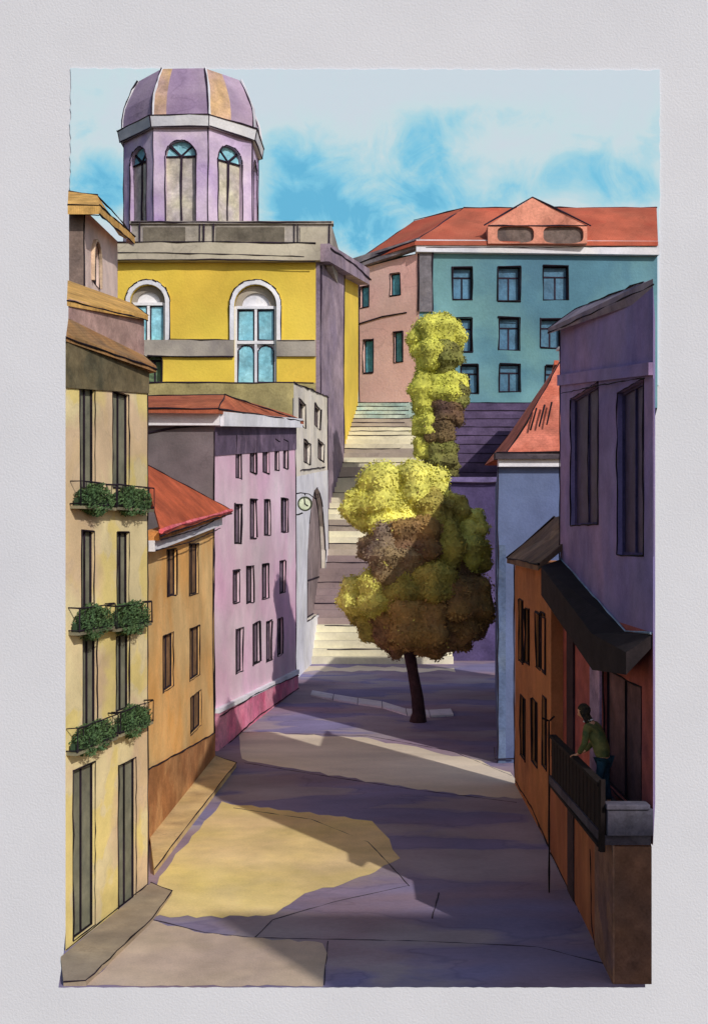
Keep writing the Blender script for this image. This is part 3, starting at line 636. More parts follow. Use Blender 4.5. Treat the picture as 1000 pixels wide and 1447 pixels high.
# octagonal drum and ribbed dome
Yc = 80.0; Xc = PX(272, Yc); Rr = 4.8; rot = R(-2)
def octp(r, z, k): a = rot + R(22.5) + R(45) * k; return Vector((Xc + r * math.sin(a), Yc - r * math.cos(a), z))
zd0 = zct; zd1 = ZY(181, Yc - 4.4); zc0 = zd1; zc1 = zd1 + 0.75
LAV = wc("lavender_plaster", (178, 158, 182), (130, 98, 160), (192, 176, 192), Y=76, k=.72, size=60, soft=.12, grain=.1)
DVI = wc("dome_violet", (146, 128, 152), (126, 104, 142), (164, 142, 156), Y=76, k=.72, size=80, soft=.12, grain=.12)
VPA = wc("pale_violet_glass", (196, 190, 176), (176, 164, 184), (160, 150, 112), Y=76, k=.8, size=30, soft=.18)
m = MB(); wins = []
for k in range(8):
    a, b_ = octp(Rr, 0, k), octp(Rr, 0, (k + 1) % 8); fc = Face(a.xy, b_.xy)
    cn = ((a + b_) / 2 - Vector((Xc, Yc, 0))).xy.normalized(); fc.n = cn
    hl = []
    if cn.y < 0.2:
        wd = 2.05; u0 = (fc.L - wd) / 2; zb0, zt0 = zd0 + .6, ZY(198, Yc - 4.4)
        pol = arch_poly(u0, u0 + wd, zb0, zt0, 10); hl = [pol]
        q = MB(); q.face([fc.p(x, y, -.35) for x, y in pol]); wo = q.build("window", VPA, h5)
        q = MB(); uc = fc.L / 2; zc = zt0 - wd / 2
        q.tube([fc.p(uc, zb0, -.28), fc.p(uc, zc, -.28)], .07, wob=.5)
        q.tube([fc.p(u0, zc, -.28), fc.p(u0 + wd, zc, -.28)], .08, wob=.4); q.tube([fc.p(uc, zc, -.28), fc.p(u0 + .22, zc + .75, -.28)], .1, wob=.3); q.tube([fc.p(uc, zc, -.28), fc.p(u0 + wd - .22, zc + .75, -.28)], .1, wob=.3)
        q.build("frame", INKB, wo)
        q = MB(); pts = [fc.p(x, y, -.30) for x, y in [(u0 + .1, zc + .08)] + [(uc + math.cos(math.pi * (10 - i) / 10) * (wd / 2 - .08), zc + .05 + math.sin(math.pi * i / 10) * (wd / 2 - .08)) for i in range(11)]]
        q.face(pts[1:]); q.build("fanlight", SKYG, wo)
        q = MB(); pts = [fc.p(x, y, .03) for x, y in pol]
        for s0, s1 in zip(pts, pts[1:] + pts[:1]): q.tube([s0, s1], .045, 0, n=4, wob=.8)
        q.build("edging", INKB, wo)
    facade(m, fc, [(0, zd0 - .4), (fc.L, zd0 - .4), (fc.L, zd1), (0, zd1)], hl, .35)
drum = m.build("drum", LAV, h5)
m = MB()
for k in range(8): m.tube([octp(Rr + .02, zd0, k), octp(Rr + .02, zd1, k)], .045, 0, wob=.7)
m.build("corner_trim", INKB, drum)
m = MB(); 
for (r0, r1_, za_, zb2) in ((Rr - .2, Rr + .42, zc0, zc1),):
    m.hexa([octp(r1_ - .15, za_, k) for k in range(8)], [octp(r1_, zb2, k) for k in range(8)])
for k in range(8):
    m.tube([octp(Rr + .28, zc0, k), octp(Rr + .28, zc0, k + 1)], .055, 1, wob=.7); m.tube([octp(Rr + .43, zc1, k), octp(Rr + .43, zc1, k + 1)], .05, 1, wob=.7); m.tube([octp(Rr + .28, zc0, k), octp(Rr + .43, zc1, k)], .05, 1, wob=.5)
m.build("ring_cornice", [WHITEF, INKB], h5)
prof = [(4.9, zc1), (4.88, zc1 + .75), (4.76, zc1 + 1.5), (4.52, zc1 + 2.15), (4.2, zc1 + 2.9), (3.8, zc1 + 3.6)]
# roof top sits at the head of the painted sky
m = MB()
for (ra, za_), (rb, zb2) in zip(prof, prof[1:]):
    for k in range(8):
        for j in range(4):
            a0, a1 = octp(ra, za_, k).lerp(octp(ra, za_, k + 1), j / 4), octp(ra, za_, k).lerp(octp(ra, za_, k + 1), (j + 1) / 4)
            b0, b1 = octp(rb, zb2, k).lerp(octp(rb, zb2, k + 1), j / 4), octp(rb, zb2, k).lerp(octp(rb, zb2, k + 1), (j + 1) / 4)
            m.face([a0, a1, b1, b0], 1 if (k, j) in ((0, 0), (0, 1), (7, 0)) else 0)
m.face([octp(prof[-1][0], prof[-1][1], k) for k in range(8)])
dm = m.build("dome", [DVI, wc("gilded_band", (178, 146, 112), (146, 122, 144), (200, 160, 96), Y=76, k=.8, size=60, soft=.14)], h5)  # ochre faces paint a yellow highlight onto the dome
for k in range(8):
    pts = [octp(r_ + .05, z_, k) for r_, z_ in prof]
    m = MB(); m.tube([p + Vector((.08, 0, 0)) for p in pts], .07, 1, wob=.3); m.tube(pts, .07, 0, wob=.7)  # the white tube paints a highlight along the rib
    m.build("rib", [INKB, WHITEF], dm)

# ================================================================== STAIRS, RETAINING WALL, UPPER BUILDINGS
CRM = wc("cream_step", (208, 200, 168), (194, 184, 158), (214, 208, 184), Y=75, k=.8, size=60, soft=.1, grain=.08)
TPE = wc("taupe_step", (160, 146, 132), (146, 132, 126), (172, 158, 140), Y=75, k=.8, size=60, soft=.1, grain=.08)
MAUVE_SHADE = wc("mauve_step", (134, 116, 118), (122, 104, 110), (150, 130, 124), Y=66, k=.8, size=60, soft=.1, grain=.08)  # shadow on the lower flight painted as mauve
TLS = wc("teal_step", (150, 172, 164), (176, 180, 160), (130, 156, 154), Y=88, k=.8, size=40, soft=.1)
SHADED_STEP = wc("violet_step", (84, 70, 100), (70, 58, 88), (104, 86, 120), Y=75, k=.85, size=60, soft=.1)  # shade on this side of the stairs painted as dark violet
st = thing("staircase", "long flight of cream and taupe stone steps climbing past the yellow palace", "stairs", (1, 62, 0))
N = 46; Y0, Y1, ZT = 61.0, 90.0, 17.5
seq = []
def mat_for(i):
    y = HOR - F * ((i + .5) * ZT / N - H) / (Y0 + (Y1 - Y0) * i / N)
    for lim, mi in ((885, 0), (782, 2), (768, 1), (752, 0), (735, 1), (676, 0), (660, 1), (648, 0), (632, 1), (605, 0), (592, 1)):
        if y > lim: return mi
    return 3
m = MB(); tr_ = (Y1 - Y0) / N; rs = ZT / N
def xr(Y): return 5.3 * Y / 62.5 if Y < 66 else 5.6
for i in range(N):
    y = Y0 + i * tr_; z = (i + 1) * rs; xl, xr_ = -4.4, 5.35
    m.hexa([(xl, y, z - rs - .02), (xr_, y, z - rs - .02), (xr_, y + tr_ + .05, z - rs - .02), (xl, y + tr_ + .05, z - rs - .02)], [(xl, y, z - .001 * (i % 2)), (xr_, y, z - .001 * (i % 2)), (xr_, y + tr_ + .05, z - .001 * (i % 2)), (xl, y + tr_ + .05, z - .001 * (i % 2))], mat_for(i))
m.build("steps", [CRM, TPE, MAUVE_SHADE, TLS], st)
m = MB()
for i in range(1, N):
    if i % 3 == 1 or i > 36:
        y = Y0 + i * tr_; z = (i + 1) * rs; xa = -3.4 + random.uniform(0, 2.5); xb = 5.3 - random.uniform(0, 2); m.tube([(xa, y - .02, z - .02), (xb, y - .02, z - .02)], .028, 0, n=4, wob=.7)
m.build("nosing", INKB, st)
m = MB(); m.box((-4.4, Y1 - .1, ZT - .4), (16.5, 99, ZT - .003)); m.build("terrace", TPE, st)

st2 = thing("staircase", "flight of steps with shade painted dark violet, above the violet wall beside the cream stairs", "stairs", (9, 76, 10))
m = MB()
i0 = 25
for i in range(i0, N):
    y = Y0 + i * tr_; z = (i + 1) * rs - .02; xr_ = min(.175 * y, 16)
    m.hexa([(5.36, y, z - rs - .02), (xr_, y, z - rs - .02), (xr_, y + tr_ - .001, z - rs - .02), (5.36, y + tr_ - .001, z - rs - .02)], [(5.36, y, z), (xr_, y, z), (xr_, y + tr_ - .001, z), (5.36, y + tr_ - .001, z)])
m.build("steps", SHADED_STEP, st2)
m = MB()
for i in range(i0, N, 2):
    y = Y0 + i * tr_; z = (i + 1) * rs; m.tube([(5.5, y - .02, z - .03), (min(.175 * y, 16) - .1, y - .02, z - .03)], .03, 0, n=4, wob=.7)
m.build("nosing", INKB, st2)
rw = thing("retaining_wall", "plain dark violet wall beside the tree, under the steps with shade painted violet", "wall", (8, 62, 0))
m = MB(); zr = ZY(682, 62.6); m.hexa([(5.36, 62.6, 0), (11.2, 62.6, 0), (13.4, 76.7, 0), (5.36, 76.7, 0)], [(5.36, 62.6, zr), (11.2, 62.6, zr), (13.4, 76.7, zr), (5.36, 76.7, zr)])
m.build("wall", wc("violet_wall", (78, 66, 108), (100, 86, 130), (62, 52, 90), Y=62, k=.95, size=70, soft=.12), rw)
m = MB(); m.box((5.28, 62.4, zr), (11.2, 63.1, zr + .3)); m.tube([(5.3, 62.38, zr), (11.2, 62.38, zr)], .04, 1, wob=.7); m.build("coping", [wc("violet_coping", (120, 104, 150), (100, 88, 130), Y=62, k=.75), INKB], rw)

# --- teal building with pink wing
ht = thing("teal_building", "wide teal building with a red roof and gable dormer at the top of the stairs", "building", (PX(760, 93), 93, ZT))
fT = Face(P2(592, 92), P2(928, 93)); fP = Face(P2(592, 92), P2(507, 95))
TEAL = wc("teal_plaster", (80, 128, 146), (104, 152, 158), (72, 110, 138), Y=93, k=.8, size=110, soft=.08, grain=.08, rim=.1)
TDK = wc("teal_blue_pane", (62, 104, 136), (52, 92, 122), (78, 124, 150), Y=93, k=.8, size=30, soft=.1, rough=.4)
hs = [window(ht, fT, *a, TDK, frame=INKB, reveal=.45, fw=.13, inkr=.05, bars="T") for a in
      ((639, 667, 377, 423), (703, 735, 376, 425), (767, 803, 375, 424), (641, 667, 449, 497), (704, 734, 448, 495), (763, 792, 450, 492), (651, 676, 515, 556), (705, 735, 514, 554), (770, 792, 516, 556))]
zb0, zwt_ = ZT - .02, ZY(358, 92)
m = MB(); facade(m, fT, [(0, zb0), (fT.L, zb0), (fT.L, ZY(358, 93)), (0, zwt_)], hs, .45)
prism(m, [P2(592, 92), P2(928, 93), P2(923, 104), P2(508, 104.), P2(507, 95)], zb0, [zwt_, ZY(358, 93), ZY(358, 93), zwt_, zwt_], skip=(0, 4)); m.build("wall", TEAL, ht)
RPK = wc("rose_plaster", (228, 182, 172), (214, 162, 154), (232, 196, 184), Y=94, k=.5, size=70, soft=.08, grain=.07)
PTL = wc("turquoise_pane", (78, 150, 164), (60, 130, 150), Y=94, k=.66, size=20, soft=.1)
hs = [window(ht, fP, *a, PTL, frame=INKB, reveal=.3, fw=.1, inkr=.05, bars="none") for a in ((509, 521, 404, 434), (551, 565, 386, 418), (513, 527, 480, 527), (556, 569, 468, 512))]
m = MB(); facade(m, fP, [(0, zb0), (fP.L, zb0), (fP.L, ZY(380, 95)), (0, zwt_)], hs, .3); m.build("wing_wall", RPK, ht)
m = MB(); fP.line(m, [(508, 458), (540, 448), (575, 441)], .06, .04); fP.line(m, [(507.5, 575), (507.5, 480), (507.5, 385)], .07, .04); fP.line(m, [(590, 440), (591, 400), (591, 352)], .06, .04); m.build("corner_trim", INKB, ht)
m = MB(); fT.box(m, 0, fT.u(611), ZY(441, 92), zwt_, .003, .22); fT.line(m, [(611, 440), (610, 400), (611, 352)], .06, .24, 1); m.build("pilaster", [wc("grey_pilaster", (120, 114, 118), (104, 100, 108), Y=92, k=.8, size=40), INKB], ht)
m = MB(); fT.box(m, -.3, fT.L, zwt_ + .0, ZY(341, 92), -.2, .55, z1b=ZY(343, 93)); fT.line(m, [(600, 352), (760, 352), (925, 350)], .03, .57, 1); m.build("cornice", [WHITEF, INKB], ht)
m = MB(); fP.box(m, -.2, fP.L + .3, ZY(352, 92), ZY(338, 92), -.2, .5, z0b=ZY(381, 95), z1b=ZY(366, 95)); fP.line(m, [(512, 374), (550, 358), (592, 344)], .07, .52, 1); m.build("wing_cornice", [wc("grey_eave", (128, 120, 124), (100, 94, 102), Y=94, k=.66, size=40), INKB], ht)
RRT = wc("terracotta_tile", (180, 78, 54), (190, 92, 64), (156, 84, 62), Y=94, k=.8, size=70, soft=.04, grain=.1, courses=('X', 2.2, .1))
m = MB(); ea, eb = W(586, 341, 91.3), W(929, 342, 92.3); ra, rb = W(655, 294, 98), W(927, 293, 98.5); rc, rd = W(508, 366, 94.6), W(585, 312, 100.0)
m.hexa([p - Vector((0, 0, .3)) for p in (ea, eb, rb, ra)], [ea, eb, rb, ra]); m.hexa([p - Vector((0, 0, .3)) for p in (rc, ea, ra, rd)], [rc, ea, ra, rd])
for a, b_ in ((ra, rb), (ea, ra), (rc, rd), (rd, ra), (rc, ea)): m.tube([a, b_], .06, 1, wob=.8)
m.build("roof", [RRT, INKB], ht)
SAL = wc("salmon_gable", (206, 130, 106), (196, 116, 94), (214, 146, 120), Y=92, k=.8, size=60, soft=.1)
dY = 91.45; g = [(689, 344), (829, 344), (829, 319), (752, 279), (689, 319)]
hf = Face(P2(689, dY), P2(829, dY)); hp = []
hd = thing_part = None
m = MB(); dpan = []
for a in ((702, 754, 319, 343), (767, 824, 319, 344)):
    u0, u1 = hf.u(a[0]), hf.u(a[1]); z1, z0 = ZY(a[2], dY), ZY(a[3], dY)
    uc, zc = (u0 + u1) / 2, (z0 + z1) / 2; hw, hh_ = (u1 - u0) / 2, (z1 - z0) / 2
    dpan.append([(uc + hw * (1 if math.cos(t_) > 0 else -1) * abs(math.cos(t_)) ** .5, zc + hh_ * (1 if math.sin(t_) > 0 else -1) * abs(math.sin(t_)) ** .6) for t_ in [2 * math.pi * (i + .5) / 20 for i in range(20)]])
ou = [(hf.u(x), ZY(y, dY)) for x, y in g]
facade(m, hf, ou, dpan, .3)
mm = [hf.p(a, b) for a, b in ou]; bk_ = [p + Vector((0, 6.5, 0)) for p in mm]
for i in range(5): m.face([mm[i], mm[(i + 1) % 5], bk_[(i + 1) % 5], bk_[i]])
dorm = m.build("dormer", SAL, ht)
for dp in dpan:
    m = MB(); m.face([hf.p(a, b, -.28) for a, b in dp]); m.build("window", wc("dormer_grey", (92, 80, 78), (110, 94, 88), Y=92, k=.8, size=30), dorm)
m = MB(); m.tube([mm[4] + Vector((-.3, -.05, 0)), mm[3] + Vector((0, -.05, .05)), mm[2] + Vector((.3, -.05, 0))], .07, 0, wob=.5); m.tube([mm[4] + Vector((0, -.04, 0)), mm[2] + Vector((0, -.04, 0))], .05, 0, wob=.5); m.build("gable_trim", INKB, dorm)

# ================================================================== RIGHT SIDE
# --- R3 blue house with steep salmon roof
h6 = thing("blue_house", "plain blue house with a steep salmon tiled roof, beside the violet house", "house", (PX(750, 35), 35, 0))
BLU = wc("slate_blue_plaster", (100, 116, 166), (92, 106, 156), (112, 128, 160), Y=33, k=1.05, size=80, soft=.14, grain=.09)
z6 = ZY(660, 34.2)
m = MB(); prism(m, [P2(703, 34.2), P2(800, 34.2), P2(850, 50), P2(699, 50)], 0, z6); m.build("wall", BLU, h6)
m = MB(); m.box((PX(703, 34.2) - .02, 34.17, 0), (PX(714, 34.2), 34.196, ZY(770, 34.2))); m.tube([(PX(703, 34.2), 34.16, 0.02), (PX(703, 34.2), 34.16, z6)], .02, 1, wob=.8)
m.tube([(PX(726, 34.0), 34.1, 0.15), (PX(700, 34.0), 34.1, 0.13), (PX(699, 34), 34.1, .5)], .02, 1, wob=.6)
m.build("corner_trim", [wc("pale_blue_strip", (110, 128, 160), (96, 116, 156), Y=33, k=1.1), INK], h6)
m = MB(); a = z6; m.box((PX(703, 34.2), 33.95, a), (PX(800, 34.2), 34.3, a + .22)); m.build("cornice", WHITE, h6)
m = MB(); m.box((PX(700, 34.2) - .05, 33.8, a + .22), (PX(800, 34.2), 34.3, a + .42)); m.tube([(PX(699, 34.2), 33.78, a + .42), (PX(800, 34.2), 33.78, a + .42)], .03, 1, wob=.6); m.build("eave", [wc("grey_eave_near", (92, 82, 88), (70, 62, 70), Y=33, k=.8), INK], h6)
ap = Vector((PX(797, 37.0), 37.0, ZY(500, 37))); zb = a + .42
SLM = wc("salmon_tile", (200, 112, 88), (186, 92, 66), (190, 104, 84), Y=34, k=.8, size=50, soft=.08, courses=('Z', 5, .12))
A_, B_, C_, D_ = Vector((PX(716, 34), 34, zb)), Vector((PX(800, 34) + 2, 34, zb)), Vector((PX(800, 34) + 2, 40, zb)), Vector((PX(716, 34), 40, zb))
kA = A_.lerp(ap, .0); m = MB()
for p, q in ((A_, B_), (B_, C_), (C_, D_), (D_, A_)):
    mid_p, mid_q = p.lerp(ap, .32) + Vector((0, 0, -.12)), q.lerp(ap, .32) + Vector((0, 0, -.12)); m.face([p, q, mid_q, mid_p]); m.face([mid_p, mid_q, ap])
m.tube([A_, A_.lerp(ap, .32) + Vector((0, 0, -.12)), ap], .025, 1, wob=.8); m.tube([D_.lerp(ap, .32) + Vector((0, 0, -.12)), D_], .02, 1, wob=.6)
m.build("roof", [SLM, INK], h6)
for k, (x, y) in enumerate(((748, 590), (760, 585), (771, 582))):
    m = MB(); p0 = W(x, y + 18, 34.7); p1 = W(x + 7, y - 12, 35.4); p0.y = 34.2 + (p0.z - zb) * .42 ; p1.y = 34.2 + (p1.z - zb) * .62
    m.tube([p0, p1], .028, 0, wob=.5); m.build("roof_slit", INK, h6)
m = MB(); m.box((ap.x - .16, ap.y - .16, ap.z - .35), (ap.x + .16, ap.y + .16, ap.z + .12)); m.box((ap.x - .24, ap.y - .24, ap.z + .12), (ap.x + .24, ap.y + .24, ap.z + .2)); m.build("finial", WHITE, h6, bevel=.02)

# --- R2 orange house
h7 = thing("orange_house", "low orange brown house with dark paired windows beside the blue house", "house", (PX(750, 28), 28, 0))
f7 = Face(P2(727, 31.3), P2(778, 24.6))
ORB = wc("burnt_orange_plaster", (150, 94, 52), (130, 80, 50), (160, 104, 56), Y=28, k=.62, size=90, soft=.12, grain=.14)
DKP = wc("near_black_pane", (34, 28, 26), (48, 38, 28), Y=28, k=.5, size=20, soft=.2)
hs = [window(h7, f7, *a, DKP, frame=INK, reveal=.1, fw=.03, inkr=.02) for a in ((733, 739, 848, 936), (742, 748, 860, 938), (764, 770, 866, 948), (775, 780.5, 876, 950) if False else (757, 763, 866, 945), (735, 742, 985, 1072), (752, 759, 990, 1080), (765, 771, 872, 950), (766, 772, 985, 1085))]
z7 = 6.2
m = MB(); facade(m, f7, [(0, 0), (f7.L, 0), (f7.L, z7), (0, z7)], hs, .1)
prism(m, [P2(727, 31.3), P2(778, 24.6), (6.6, 25.15), (6.6, 28.1)], 0, z7, skip=(0,)); m.build("wall", ORB, h7)
m = MB(); f7.line(m, [(727, 1100), (726, 950), (727, 795)], .018, .01); f7.line(m, [(728, 1104), (750, 1140), (777, 1200)], .018, .01); m.build("corner_trim", INK, h7)
m = MB(); q = [Vector((PX(717, 31.7), 31.9, z7 + .03)), Vector((f7.p(f7.L, 0, .3).x, 24.5, z7 + .03)), Vector((5.7, 25.2, 7.55)), Vector((5.35, 30.2, 7.35))]
m.hexa([p - Vector((0, 0, .14)) for p in q], q); m.tube([q[0], q[3]], .03, 1, wob=.5); m.tube([q[0], q[1]], .025, 1, wob=.5)
m.build("roof", [wc("umber_tile", (104, 84, 74), (80, 64, 60), (130, 100, 70), Y=28, k=.8, size=40, soft=.12, courses=('Y', 3, .15)), INK], h7)

# --- R1 tall violet house with awning roof, terrace and projecting ground floor
h8 = thing("violet_house", "tall violet house with two long dark windows and a terrace below", "house", (4.9, 21, 0))
f8 = Face(P2(791, 25.0), P2(922, 17.3))
VLT = wc("violet_plaster", (98, 94, 138), (82, 80, 134), (138, 106, 134), Y=21, k=.5, size=110, soft=.12, grain=.14, rim=.15)
VDK = wc("dark_violet_pane", (52, 44, 68), (44, 38, 62), (64, 52, 78), Y=21, k=.5, size=50, soft=.14, rough=.55)
z8a, z8b, z8m = f8.z(791, 466), f8.z(922, 405), 5.35
hs = [window(h8, f8, *a, VDK, frame=wc("violet_frame", (70, 58, 92), (56, 48, 80), Y=21, k=.5), reveal=.13, fw=.05, inkr=.012, bars="mid") for a in ((806, 845, 552, 742), (872, 909, 545, 785))]
m = MB(); facade(m, f8, [(0, z8m), (f8.L, z8m), (f8.L, z8b), (0, z8a)], hs, .13)
prism(m, [P2(791, 25.0), P2(922, 17.3), P2(925, 20), P2(925, 25.1)], 2.12, [z8a, z8b, z8b, z8a], skip=(0,)); m.build("wall", VLT, h8)
m = MB(); f8.box(m, 0, f8.L, f8.z(791, 545), f8.z(791, 530), .003, .07, z0b=f8.z(922, 530), z1b=f8.z(922, 512)); f8.line(m, [(797, 556), (850, 545), (916, 534)], .012, .075, 1); m.build("string_course", [VLT, INK], h8)
m = MB(); f8.line(m, [(791, 800), (791, 650), (791, 470)], .014, .01); f8.line(m, [(832, 560), (830, 650), (832, 738)], .008, .01); m.build("corner_trim", INK, h8)
ROG = wc("grey_violet_slate", (120, 108, 124), (90, 80, 104), (140, 124, 128), Y=20, k=.6, size=60, soft=.1, grain=.12)
m = MB(); e0 = f8.p(-.15, z8a + .05, .25); e1 = f8.p(f8.L, z8b + .12, .25); e1.x = PX(922, e1.y); t0 = f8.p(.2, z8a + .42, -.3); t1 = W(908, 398, 17.9)
t1b = W(921, 410, 17.5)
m.hexa([p - Vector((0, 0, .12)) for p in (e0, e1, t1b, t1, t0)], [e0, e1, t1b, t1, t0]); m.tube([e0, t0, t1], .014, 1, wob=.8); m.tube([e0 - Vector((0, 0, .1)), e1 - Vector((0, 0, .1))], .016, 1, wob=.8)
m.build("roof", [ROG, INK], h8)
# lower storey
RED = wc("dark_red_plaster", (120, 62, 66), (98, 50, 62), (146, 70, 50), Y=20, k=.5, size=60, soft=.14, grain=.15)
BRD = wc("umber_panel", (66, 48, 54), (54, 40, 48), (80, 52, 50), Y=18, k=.36, size=60, soft=.12)
hs2 = [window(h8, f8, 853, 906, 958, 1130, BRD, frame=INK, reveal=.1, fw=.02, inkr=.012, kind="door", bars="mid")]
m = MB(); facade(m, f8, [(0, 2.1), (f8.L, 2.1), (f8.L, z8m), (0, z8m)], hs2, .1); m.build("lower_wall", RED, h8)
m = MB(); f8.box(m, f8.u(836), f8.u(850), 2.1, 5.1, .003, .05); m.build("pilaster", wc("mauve_pilaster", (122, 100, 124), (104, 86, 112), Y=18, k=.36), h8)
m = MB(); f8.box(m, f8.u(803), f8.u(812), 2.1, 5.5, .003, .05); m.build("pilaster", wc("black_pilaster", (40, 26, 32), Y=20, k=.4), h8)  # black strip painting a vertical shadow onto the wall
# awning-like lower roof
BLK = wc("black_slate", (34, 28, 34), (26, 22, 28), (46, 36, 36), Y=20, k=.7, size=50, soft=.12, grain=.2, courses=('Y', 3.5, .25))
w0, w1, w2 = f8.hit(791, 792), f8.hit(884, 893), f8.hit(921, 897)
o0, o1, o2 = Vector((PX(764, 24.3), 24.3, ZY(800, 24.3))), Vector((PX(836, 19.6), 19.6, ZY(896, 19.6))), Vector((PX(884, 17.3), 17.3, ZY(922, 17.3)))
w0 = Vector((4.56, 24.97, ZY(790, 25)))
m = MB(); th = Vector((0, 0, -.62))
m.hexa([p + th for p in (o0, o1, w1, w0)], [o0, o1, w1, w0]); m.hexa([o1 + th, o2 + th * .55, w2 + th * .3, w1 + th], [o1, o2, w2, w1])
m.tube([w0 + Vector((-.02, 0, .02)), w1 + Vector((-.02, 0, .02)), w2 + Vector((-.02, 0, .02))], .018, 1, wob=.4); m.build("canopy", [BLK, wc("grey_blue_edge", (104, 120, 140), Y=20, k=.5)], h8)
# projecting ground floor
f9 = Face(P2(777, 24.5), P2(868, 17.25))
ORD = wc("orange_render", (150, 92, 50), (128, 74, 44), (120, 66, 52), Y=20, k=.62, size=90, soft=.12, grain=.14, stretch=(1, 1, .35))
m = MB(); facade(m, f9, [(0, 0), (f9.L, 0), (f9.L, 2.1), (0, 2.1)]); prism(m, [P2(777, 24.5), P2(868, 17.25), P2(920, 17.25), (4.52, 24.5)], 0, 2.1, skip=(0, 1)); m.build("ground_floor_wall", ORD, h8)
m = MB(); prism(m, [(4.527, 17.27), P2(919.5, 25.08), (4.527, 25.08)], 0, 2.1); m.build("rear_wall", ORD, h8)
m = MB(); fe_ = Face(P2(868, 17.25), P2(920, 17.25)); fe_.box(m, 0, fe_.L, 0, 2.1, -.05, .003); m.build("end_wall", wc("umber_end", (88, 64, 54), (64, 50, 50), (110, 70, 46), Y=17.3, k=.62, size=70, soft=.14), h8)
m = MB(); f9.box(m, f9.u(842), f9.L, 0, 2.1, .002, .03); m.build("pilaster", wc("umber_pier", (74, 54, 52), (90, 64, 50), Y=18, k=.36), h8)
m = MB(); f9.box(m, f9.u(803), f9.u(811), 0, 2.1, .002, .03); m.build("pilaster", wc("black_pier", (44, 32, 34), Y=20, k=.36), h8)  # black strip painting a dark streak, continuing the painted shadow from the wall above
m = MB(); f9.line(m, [(868, 1392), (835, 1326), (800, 1250), (778, 1205)], .014, .01); f9.line(m, [(842, 1336), (838, 1310), (836, 1200)], .010, .035); m.build("corner_trim", INK, h8)
# terrace slab, stone end, dark plank rail
m = MB(); xs0, xs1 = 3.79, 3.73
m.hexa([(xs0, 17.32, 2.10), (4.54, 17.32, 2.10), (4.54, 21.7, 2.10), (xs1, 21.7, 2.10)], [(xs0, 17.32, 2.25), (4.54, 17.32, 2.25), (4.54, 21.7, 2.25), (xs1, 21.7, 2.25)]); m.build("terrace_floor", wc("dark_stone_floor", (70, 64, 74), (56, 50, 60), Y=18, k=.6), h8)
m = MB(); m.box((3.86, 17.26, 2.252), (4.56, 17.44, 2.66)); m.box((3.84, 17.22, 2.66), (4.50, 17.48, 2.74)); m.build("stone_parapet", wc("grey_parapet", (84, 82, 96), (70, 68, 86), (100, 92, 106), Y=17.4, k=.9, size=40, soft=.12), h8, bevel=.012)
m = MB(); PLK = wc("black_wood", (24, 18, 20), (34, 25, 24), Y=18, k=.7, size=30, soft=.15, grain=.25)
nk = 15
for k in range(nk):
    ya = 17.42 + (21.62 - 17.42) * k / nk; yb = 17.42 + (21.62 - 17.42) * (k + .93) / nk; xa = xs0 + (xs1 - xs0) * k / nk + .03; zt_ = 2.98 + random.uniform(-.01, .01)
    m.box((xa, ya, 2.10), (xa + .03, yb, zt_))
m.box((xs1 + .0, 17.40, 2.98), (xs0 + .07, 21.66, 3.04)); m.box((xs1 + .0, 17.40, 2.05), (xs0 + .02, 21.66, 2.099))
rl = m.build("railing", PLK, h8, bevel=.004)
m = MB(); m.tube([(3.735, 21.7, 0), (3.735, 21.7, 2.0), (3.73, 21.7, 3.3)], .018, 0, wob=.15); m.tube([(3.71, 21.7, 3.3), (3.60, 21.6, 3.36)], .02, 0); m.tube([(3.75, 21.7, 3.3), (3.84, 21.75, 3.37)], .02, 0); m.build("post", PLK, h8)
m = MB(); m.tube([(3.80, 17.36, 2.0), (3.80, 17.36, 3.1)], .045, 0, wob=.15); m.build("post", PLK, h8)

# --- two unseen house blocks added to cast shade on the steps and the near street
h10 = thing("rear_shade_block", "unseen violet grey house block added to shade the upper steps", "house", (14, 70, 0))
m = MB(); prism(m, [(11.9, 66), (16.0, 66), (19.2, 80), (14.2, 80)], 0, [16.8, 16.8, 18.4, 18.4]); m.build("wall", VIO, h10)
m = MB(); m.slab([(11.6, 65.7, 17.1), (16.1, 65.7, 17.1), (19.4, 80.3, 18.6), (14.0, 80.3, 18.6)], .25); m.build("roof", RRT, h10)
h11 = thing("viewer_shade_block", "unseen ochre house block added behind the viewer to shade the near street", "house", (24, -6, 0))
m = MB(); prism(m, [(14.3, -5.2), (32, -5.2), (32, -12), (18.8, -12)], 0, 19.7); m.build("wall", OCR, h11)
m = MB(); m.slab([(14.3, -5.2, 20), (32.3, -5.2, 20), (32.3, -12.2, 20), (18.8, -12, 20)], .29); m.build("roof", RST, h11)

